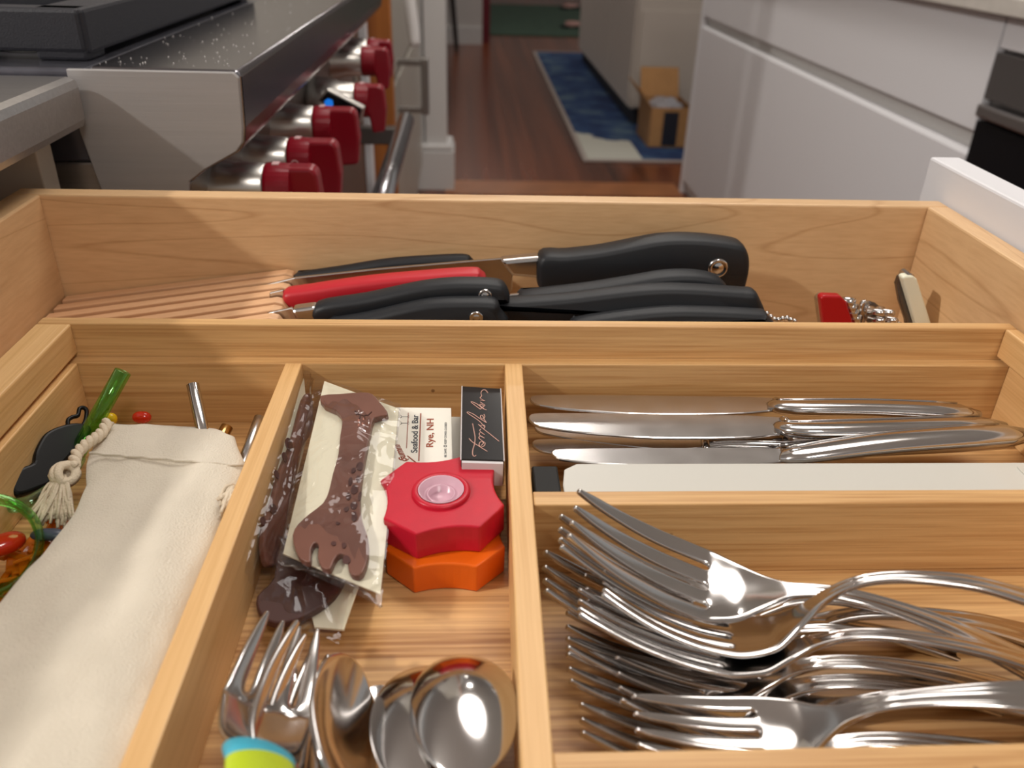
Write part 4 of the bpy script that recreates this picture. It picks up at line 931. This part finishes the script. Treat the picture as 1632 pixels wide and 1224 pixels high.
# ================================================================== BAGGED GIRAFFES
def film_mat():
    m = bpy.data.materials.new('clear_film'); m.use_nodes = True; nt = m.node_tree; N = nt.nodes.new; L = nt.links.new
    nt.nodes.remove(nt.nodes['Principled BSDF']); out = nt.nodes['Material Output']
    tr = N('ShaderNodeBsdfTransparent'); tr.inputs[0].default_value = (0.93, 0.93, 0.94, 1)
    gl = N('ShaderNodeBsdfGlossy'); gl.inputs['Roughness'].default_value = 0.08; gl.inputs[0].default_value = (0.95, 0.95, 0.97, 1)
    tc = N('ShaderNodeTexCoord'); n = N('ShaderNodeTexNoise'); n.inputs['Scale'].default_value = 42; n.inputs['Detail'].default_value = 1.5; n.inputs['Distortion'].default_value = 2.2; L(tc.outputs['Object'], n.inputs['Vector'])
    bp = N('ShaderNodeBump'); bp.inputs['Strength'].default_value = 0.7; bp.inputs['Distance'].default_value = 0.004; L(n.outputs[0], bp.inputs['Height']); L(bp.outputs[0], gl.inputs['Normal'])
    fr = N('ShaderNodeLayerWeight'); fr.inputs[0].default_value = 0.25; L(bp.outputs[0], fr.inputs['Normal'])
    mr = N('ShaderNodeMapRange'); mr.inputs[3].default_value = 0.04; mr.inputs[4].default_value = 0.38; L(fr.outputs['Fresnel'], mr.inputs[0])
    mx = N('ShaderNodeMixShader'); L(mr.outputs[0], mx.inputs[0]); L(tr.outputs[0], mx.inputs[1]); L(gl.outputs[0], mx.inputs[2]); L(mx.outputs[0], out.inputs[0]); return m
FILM = film_mat()
CHOC = mat('chocolate_brown', srgb(112, 74, 62), rough=0.35, var=0.12, vscale=40)
CHOD = mat('chocolate_dark', srgb(74, 44, 40), rough=0.4)
CREAM = mat('cream_card', srgb(232, 226, 200), rough=0.6)
def film(name, quad, fnl, amp, seed, m, parent, n=26, over=0.0):
    """wrinkled transparent sheet over a quad of 3D corners (TL,TR,BR,BL); fnl(u,v)->lift along the normal."""
    a, b, c, d = [Vector(p) for p in quad]; nn = (b - a).cross(d - a).normalized()
    if nn.z < 0: nn = -nn
    bm = bmesh.new(); G = []
    for i in range(n + 1):
        row = []
        for j in range(n + 1):
            u, v = j / n, i / n; p = a.lerp(b, u).lerp(d.lerp(c, u), v)
            e = min(u, 1 - u, v, 1 - v) * 4; e = min(1, e)
            q = Vector((u * 3.1 + seed, v * 4.3, seed * 2)); w = abs(noise.noise(q)) * 1.4 + 0.7 * abs(noise.noise(q * 2.7)) + noise.noise(q * 6) * 0.3
            row.append(bm.verts.new(p + nn * (fnl(u, v) * e + amp * w * (0.35 + 0.65 * e))))
        G.append(row)
    for i in range(n):
        for j in range(n): bm.faces.new((G[i][j], G[i][j + 1], G[i + 1][j + 1], G[i + 1][j]))
    o = mesh_obj(name, bm_mesh(bm), m, parent, smooth=True); return o
Z3 = lambda x, y: (360 + x / 2.55, 560 + y / 2.55)
# --- package 1, lying uppermost
G0 = pz(575, 615, 0.8115); G1 = pz(530, 930, 0.7985); Gn = Vector((1, 0, 0.10)).cross(G0 - G1).normalized()
def gp(px, py, lift=0.0): return ppl(px, py, G0 + Gn * lift, Gn)
def g3(x, y, lift=0.0): return gp(*Z3(x, y), lift)
GP = 'bagged giraffe-shaped tools in the middle compartment'
t = thing('giraffe_package', 'clear bag with brown giraffe-shaped tool face up on cream card, uppermost', 'package', g3(400, 500), GP)
mesh_obj('card', prism_me([g3(400, 120), g3(702, 232), g3(628, 985), g3(232, 822)], -Gn * 0.0008, 0.0001), CREAM, t)
GI = [(388, 202), (470, 194), (560, 188), (600, 195), (630, 228), (660, 265), (655, 282), (607, 292), (592, 350), (572, 450), (556, 550), (550, 620), (556, 700), (580, 770), (584, 850), (562, 922), (530, 935), (505, 915), (498, 862), (470, 845), (446, 872), (430, 908), (398, 902), (380, 862), (384, 812), (368, 800), (352, 830), (350, 880), (312, 868), (290, 830), (278, 770), (300, 725), (350, 680), (400, 640), (424, 590), (440, 520), (462, 440), (470, 360), (478, 300), (452, 262), (405, 242)]
gf = mesh_obj('giraffe', prism_me([g3(p.x, p.y, 0.0003) for p in smooth_poly(GI, 2)], Gn * 0.0032, 0.0008, 2, 25), CHOC, t)
gt = child(t, gf)
def blob(cx, cy, rx, ry, rot=0, lift=0.0036, m=CHOD, name='spot'):
    pts = []
    for k in range(12):
        a = 2 * math.pi * k / 12; x, y = rx * math.cos(a) * (1 + .12 * math.sin(3 * a + cx)), ry * math.sin(a); pts.append(g3(cx + x * math.cos(rot) - y * math.sin(rot), cy + x * math.sin(rot) + y * math.cos(rot), lift))
    mesh_obj(name, prism_me(pts, Gn * 0.00025), m, gt)
for s_ in ((545, 468, 14, 18, .2), (518, 485, 8, 12, .5), (506, 530, 8, 18, .2), (522, 562, 14, 20, .2), (498, 590, 10, 16, 0), (520, 628, 14, 16, .4), (490, 642, 9, 12, .8), (545, 590, 7, 20, .2), (522, 672, 11, 20, .1), (538, 520, 9, 14, 0), (480, 790, 9, 12, 0), (490, 848, 16, 18, 0), (438, 782, 10, 9, 0), (455, 700, 8, 6, 0)): blob(*s_)
for pts in ([(525, 242), (540, 256), (560, 262), (580, 258), (592, 246)], [(546, 262), (543, 274)], [(562, 263), (564, 275)], [(536, 250), (530, 258)]):
    mesh_obj('eyelash', tube_me([g3(x, y, 0.0036) for x, y in pts], 0.0003, 6), CHOD, gt)
for x, y in ((540, 282), (560, 276), (540, 300), (556, 296)): blob(x, y, 3.5, 5, 0, 0.0035, mat('nostril_pink', srgb(190, 130, 110), rough=0.5), 'mark')
film('film', [g3(368, 98, .0006), g3(712, 218, .0006), g3(632, 1040, .0006), g3(210, 845, .0006)], lambda u, v: 0.0036, 0.0016, 1.7, FILM, t)
film('film_back', [g3(368, 98, -.0012), g3(712, 218, -.0012), g3(632, 1040, -.0012), g3(210, 845, -.0012)], lambda u, v: -0.0005, 0.0003, 4.7, FILM, t, 10)
# rolled lower hem of the bag
stroke('rolled_hem', [(212, 850), (240, 868), (275, 872), (290, 885), (330, 886), (420, 912), (500, 940), (560, 975), (632, 1040)], lambda x, y: g3(x, y, 0.001), 0.0007, FILM, t)
# --- package 2, standing against the left divider
n2 = Vector((0.86, -0.05, 0.45)).normalized(); O2 = pz(440, 760, 0.800)
def h3(x, y, lift=0.0): return ppl(*Z3(x, y), O2 + n2 * lift, n2)
t = thing('giraffe_package', 'clear bag with brown tool standing on edge against the left divider', 'package', h3(250, 600), GP)
mesh_obj('card', prism_me([h3(318, 110, -.0006), h3(336, 330, -.0006), h3(232, 720, -.0006), h3(120, 760, -.0006), h3(150, 520, -.0006)], -n2 * 0.0006), CREAM, t)
gi2 = [(300, 200), (330, 190), (330, 330), (290, 400), (270, 500), (240, 600), (225, 700), (215, 800), (200, 860), (150, 880), (130, 800), (140, 700), (175, 600), (200, 500), (250, 380)]
q = mesh_obj('giraffe', prism_me([h3(p.x, p.y, 0.0006) for p in smooth_poly(gi2, 3)], n2 * 0.003, 0.0008), CHOC, t); qt = child(t, q)
for cx, cy, r1, r2 in ((255, 378, 13, 26), (238, 430, 9, 20), (205, 500, 8, 18), (190, 640, 14, 20), (150, 690, 10, 18)):
    mesh_obj('spot', prism_me([h3(cx + r1 * math.cos(a) + .3 * r2 * math.sin(a), cy + r2 * math.sin(a) - .4 * r1 * math.cos(a), 0.0037) for a in [2 * math.pi * k / 12 for k in range(12)]], n2 * 0.0003), CHOD, qt)
film('film', [h3(326, 48, .001), h3(352, 90, .001), h3(150, 1042, .001), h3(64, 880, .001)], lambda u, v: 0.0045, 0.003, 9.3, FILM, t, 24)
# --- package 3, flat beneath
O3 = pz(500, 980, 0.7865)
def k3(x, y, lift=0.0): p = pz(*Z3(x, y), 0.7865 + lift); return p
t = thing('giraffe_package', 'bagged dark brown tool lying lowest, beneath the other two packages', 'package', k3(350, 1000), GP)
mesh_obj('card', prism_me([k3(250, 700), k3(560, 760), k3(538, 960), k3(480, 1130), k3(360, 1120)], Vector((0, 0, -0.0008))), CREAM, t)
mesh_obj('giraffe', prism_me([k3(p.x, p.y, .0003) for p in smooth_poly([(230, 780), (430, 760), (500, 860), (480, 960), (420, 1040), (300, 1110), (200, 1130), (140, 1090), (130, 1020), (200, 940)], 3)], Vector((0, 0, 0.0032)), 0.0008), CHOD, t)
film('film', [k3(120, 720, .001), k3(560, 720, .001), k3(460, 1190, .001), k3(110, 1060, .001)], lambda u, v: 0.0042, 0.0030, 3.3, FILM, t, 24)

# ================================================================== LEFT COMPARTMENT
COTTON = mat('cotton_canvas', srgb(216, 206, 188), rough=0.95, bump=0.5, bscale=1300, sheen=0.3, var=0.04, vscale=60)
t = thing('drawstring_pouch', 'natural cotton drawstring pouch lying across the left compartment', 'pouch', pz(250, 850, 0.80))
# sections: left px, right px, z left/right, bulge
secs = [((166, 676), (345, 684), .8060, .0010), ((160, 680), (372, 700), .8065, .0030), ((146, 705), (391, 738), .8070, .0050), ((133, 742), (386, 765), .8065, .0056), ((136, 775), (372, 800), .8055, .0052), ((118, 825), (352, 850), .8045, .0066), ((62, 898), (322, 920), .8045, .0078), ((0, 968), (296, 990), .8045, .0086), ((-70, 1050), (270, 1070), .805, .009), ((-150, 1140), (240, 1150), .8055, .0095), ((-230, 1230), (205, 1240), .806, .0095), ((-310, 1330), (165, 1340), .806, .008)]
bm = bmesh.new(); rings = []; NS = 48
for i, (l, r, z, h) in enumerate(secs):
    A_, B_ = pz(*l, z), pz(*r, z); c = (A_ + B_) / 2; hx = (B_ - A_) / 2; ring = []
    for k in range(NS):
        a = 2 * math.pi * k / NS; ca, sa = math.cos(a), math.sin(a)
        X = math.copysign(abs(ca) ** 0.8, ca); Zz = math.copysign(abs(sa) ** 0.9, sa)
        p = c + hx * X + Vector((0, 0, 1)) * (Zz * h * (1.0 if Zz > 0 else 1.1))
        ring.append(bm.verts.new(p))
    rings.append(ring)
for i in range(len(rings) - 1):
    for k in range(NS): bm.faces.new((rings[i][k], rings[i][(k + 1) % NS], rings[i + 1][(k + 1) % NS], rings[i + 1][k]))
bm.faces.new(rings[0]); bm.faces.new(rings[-1])
bmesh.ops.subdivide_edges(bm, edges=bm.edges[:], cuts=2, use_grid_fill=True, smooth=0.6)
bm.normal_update()
for v in bm.verts:
    q = v.co * 38; w = noise.noise(Vector((q.x * 1.6, q.y * .8, 0))) * 0.0022 + noise.noise(q * 3.1) * 0.0009 + noise.noise(q * 9) * 0.0002
    v.co += v.normal * w
mesh_obj('bag', bm_mesh(bm), COTTON, t, smooth=True)
# stitched hem seam near the mouth
sm_ = []
for k in range(20):
    f = k / 19; A_ = pz(143, 722, .8125); B_ = pz(388, 742, .8095); p = A_.lerp(B_, f); p.z += 0.0022 * math.sin(math.pi * f) + 0.0003 * math.sin(k * 2.1); p.y -= 0.003 * math.sin(math.pi * f); sm_.append(p)
mesh_obj('hem_seam', tube_me(sm_, 0.0006, 6), COTTON, t, smooth=True)
CORD = mat('cotton_cord', srgb(222, 206, 182), rough=0.95, bump=0.6, bscale=1500)
def cord(pts, r, twists, nstr=2):
    P = smooth_poly(pts, 14, closed=False); n = len(P); out = []
    for s_ in range(nstr):
        path = []
        for i, p in enumerate(P):
            t_ = (P[min(i + 1, n - 1)] - P[max(i - 1, 0)]).normalized(); sd = t_.cross(Vector((0, 0, 1))).normalized(); up = sd.cross(t_)
            a = twists * 2 * math.pi * i / n + s_ * 2 * math.pi / nstr
            path.append(p + (sd * math.cos(a) + up * math.sin(a)) * r * 0.55)
        out.append(tube_me(path, r * 0.62, 8))
    return join_me(out)
cp_ = [pz(172, 672, .812), pz(160, 692, .812), pz(140, 706, .812), pz(122, 724, .811), pz(118, 745, .810)]
mesh_obj('drawstring', cord(cp_, 0.0022, 5), CORD, t, smooth=True)
def knot(c, r):
    ms = []
    for k in range(3):
        path = []
        for i in range(24):
            a = 2 * math.pi * i / 24; p = Vector((math.cos(a), math.sin(a) * 0.9, 0.25 * math.sin(2 * a + k))) * r
            p = Matrix.Rotation(k * 1.05, 3, 'X') @ Matrix.Rotation(k * 0.7, 3, 'Y') @ p; path.append(c + p)
        ms.append(tube_me(path, r * 0.42, 8, closed=True))
    return join_me(ms)
kc = pz(103, 757, .808); mesh_obj('knot', knot(kc, 0.0042), CORD, t, smooth=True)
def tassel(c, ends, z0, n, seed):
    random.seed(seed); ms = []
    for i in range(n):
        f = random.random(); e = Vector(ends[0]).lerp(Vector(ends[1]), f); e += Vector((random.uniform(-1, 1), random.uniform(-1, 1), random.uniform(-1.2, 1))) * 0.0016
        e = c + (e - c) * random.uniform(0.82, 1.08); m_ = c.lerp(e, .5) + Vector((random.uniform(-1, 1), random.uniform(-1, 1), random.uniform(0, 2.0))) * 0.0014
        ms.append(tube_me(smooth_poly([c, c.lerp(m_, .5) + Vector((0, 0, .001)), m_, e], 3, closed=False), random.uniform(0.0005, 0.0008), 5))
    return join_me(ms)
mesh_obj('tassel', tassel(kc, (pz(48, 828, .799), pz(118, 828, .797)), 0, 90, 3), CORD, t, smooth=True, kind='stuff')
kc2 = pz(378, 778, .811); mesh_obj('tassel', tassel(kc2, (pz(346, 790, .812), pz(362, 822, .812)), 0, 26, 5), CORD, t, smooth=True, kind='stuff')

def tinted(name, tint, gloss):
    m = bpy.data.materials.new(name); m.use_nodes = True; nt = m.node_tree; N = nt.nodes.new; L = nt.links.new
    nt.nodes.remove(nt.nodes['Principled BSDF']); out = nt.nodes['Material Output']
    tr = N('ShaderNodeBsdfTransparent'); tr.inputs[0].default_value = tint
    gl = N('ShaderNodeBsdfGlossy'); gl.inputs['Roughness'].default_value = 0.05; gl.inputs[0].default_value = gloss
    lw = N('ShaderNodeLayerWeight'); lw.inputs[0].default_value = 0.35
    mr = N('ShaderNodeMapRange'); mr.inputs[3].default_value = 0.06; mr.inputs[4].default_value = 0.75; L(lw.outputs['Facing'], mr.inputs[0])
    mx = N('ShaderNodeMixShader'); L(mr.outputs[0], mx.inputs[0]); L(tr.outputs[0], mx.inputs[1]); L(gl.outputs[0], mx.inputs[2]); L(mx.outputs[0], out.inputs[0]); return m
GG = tinted('green_glass', (0.68, 0.92, 0.58, 1), (0.45, 0.85, 0.4, 1))
GGT = tinted('green_tint', (0.70, 0.93, 0.76, 1), (0.6, 0.9, 0.7, 1))
def straw(label, a, b, r, m, wall=0.0008, grp='drinking straws in the left compartment'):
    t = thing('drinking_straw', label, 'straw', a, grp); ax = Vector(b) - Vector(a); L = ax.length
    me = lathe_me([(r, 0), (r, L), (r - wall * .5, L + .0002), (r - wall, L), (r - wall, 0), (r - wall * .5, -.0002)], a, ax, 24, closed_prof=True)
    mesh_obj('tube', me, m, t, smooth=True); return t
straw('green glass straw leaning up at the far left corner', pz(120, 728, .790), pz(196, 592, .823), 0.0036, GG, 0.0009)
straw('polished steel straw standing up behind the pouch', pz(345, 790, .787), pz(307, 613, .8205), 0.0027, STEEL)
straw('dull gold straw end beside the divider, behind the pouch', pz(330, 740, .785), pz(362, 680, .794), 0.0028, mat('gold_steel', (0.55, 0.36, 0.14, 1), rough=0.18, metal=1))
straw('steel straw lying along the divider, right of the gold one', pz(380, 760, .788), pz(414, 666, .800), 0.0026, STEEL_K)
# black silicone utensil
t = thing('black_scoop', 'glossy black lobed silicone scoop against the left wall of the compartment', 'scoop', pz(75, 740, .79))
nb = Vector((0.62, -0.25, 0.75)).normalized(); Ob = pz(80, 740, .793)
S1 = lambda x, y: (x / 3.548, 560 + y / 3.548)
bo = [(58, 745), (100, 682), (168, 652), (178, 600), (200, 545), (245, 480), (330, 440), (420, 424), (490, 440), (500, 480), (450, 540), (400, 600), (330, 680), (290, 760), (180, 810), (90, 835), (45, 800)]
mesh_obj('bowl', prism_me([ppl(*S1(p.x, p.y), Ob, nb) for p in smooth_poly(bo, 3)], nb * 0.004, 0.0015, 3), mat('black_silicone', srgb(12, 11, 11), rough=0.35, spec=0.25), t, smooth=False)
lp = [ppl(*S1(x, y), Ob, nb) for x, y in ((385, 425), (385, 390), (410, 372), (440, 362), (450, 325), (475, 320), (490, 340), (480, 400), (450, 440))]
mesh_obj('loop', tube_me(smooth_poly(lp, 4, closed=False), 0.0010, 8), mat('black_silicone', (0, 0, 0, 1)), t, smooth=True)
# green ring cup
t = thing('green_cup', 'transparent green plastic cup on its side at the left edge of the photo', 'cup', pz(0, 860, .80))
ca = pz(-22, 868, .803); axc = Vector((0.35, -0.72, 0.55)).normalized()
mesh_obj('cup_wall', lathe_me([(0.0185, 0.0), (0.0185, 0.010), (0.0165, 0.0105), (0.0165, 0.001), (0.014, -0.012), (0.0165, -0.012)], ca, axc, 40, closed_prof=True), GG, t, smooth=True)
t = thing('green_tube', 'curved pale green glass tube running from the cup towards the tassel', 'tube', pz(80, 800, .79))
mesh_obj('tube', tube_me(smooth_poly([pz(18, 806, .792), pz(45, 802, .793), pz(75, 785, .794), pz(105, 762, .796), pz(125, 730, .797)], 5, closed=False), 0.0030, 14), GGT, t, smooth=True)
# orange picks
AMB = mat('amber_plastic', srgb(236, 130, 24), rough=0.1, trans=0.55, ior=1.4); RED = mat('red_gloss', srgb(210, 44, 20), rough=0.15, coat=0.5)
random.seed(11); spots = [(20, 905), (45, 890), (70, 880), (95, 870), (25, 935), (60, 915), (95, 895), (120, 880), (10, 960), (50, 940), (85, 925), (75, 850), (100, 850), (120, 862)]
wheres = ['nearest the cup', 'behind the cup rim', 'below the tassel', 'right below the tassel tip', 'beneath the cup', 'in the middle of the heap', 'beside the pouch edge', 'half under the pouch', 'lowest at the left photo edge', 'low in the heap', 'low against the pouch', 'under the tassel strands', 'deepest under the tassel', 'touching the pouch and tassel']
for i, (px, py) in enumerate(spots):
    p = pz(px, py, 0.786 + 0.0022 * (i % 4)); ang = random.random() * 3.1
    t = thing('cocktail_pick', 'orange translucent plastic pick ' + wheres[i], 'pick', p, 'orange plastic picks in the left compartment')
    d = Vector((math.cos(ang), math.sin(ang), random.uniform(-.05, .15))).normalized()
    mesh_obj('shaft', tube_me([p - d * 0.016, p + d * 0.010], [0.0006, 0.0018], 8), AMB, t)
    me = box_me(-0.005, 0.005, -0.0035, 0.0035, -0.001, 0.001, 0.0006); me.transform(Matrix.Rotation(ang, 4, 'Z')); me.transform(Matrix.Translation(p + d * 0.0125)); mesh_obj('head', me, AMB, t)
def pebble(name, lab, cat, px, py, z, sc, m, ang=0.0):
    p = pz(px, py, z); bm = bmesh.new(); bmesh.ops.create_uvsphere(bm, u_segments=20, v_segments=12, radius=1)
    for v in bm.verts: v.co = Vector((math.copysign(abs(v.co.x) ** .8, v.co.x) * sc[0], v.co.y * sc[1], v.co.z * sc[2]))
    me = bm_mesh(bm); me.transform(Matrix.Rotation(ang, 4, 'Z'))
    t = thing(name, lab, cat, p); me.transform(Matrix.Translation(p)); mesh_obj('body', me, m, t, smooth=True); return t
pebble('bottle_cap', 'glossy red stopper seen inside the green cup', 'stopper', 4, 868, .796, (.008, .0048, .004), RED, 0.6)
pebble('bag_clip', 'dark blue-grey clip lying below the tassel', 'clip', 76, 852, .796, (.0065, .003, .002), mat('slate', srgb(64, 70, 86), rough=0.3), 0.0)
pebble('red_clip', 'bright red plastic bit showing above the top edge of the pouch', 'clip', 226, 665, .790, (.0045, .003, .003), RED)
pebble('yellow_clip', 'small yellow plastic bit between green straw and pouch', 'clip', 176, 668, .796, (.003, .003, .003), mat('yellow_gloss', srgb(236, 190, 30), rough=0.2))
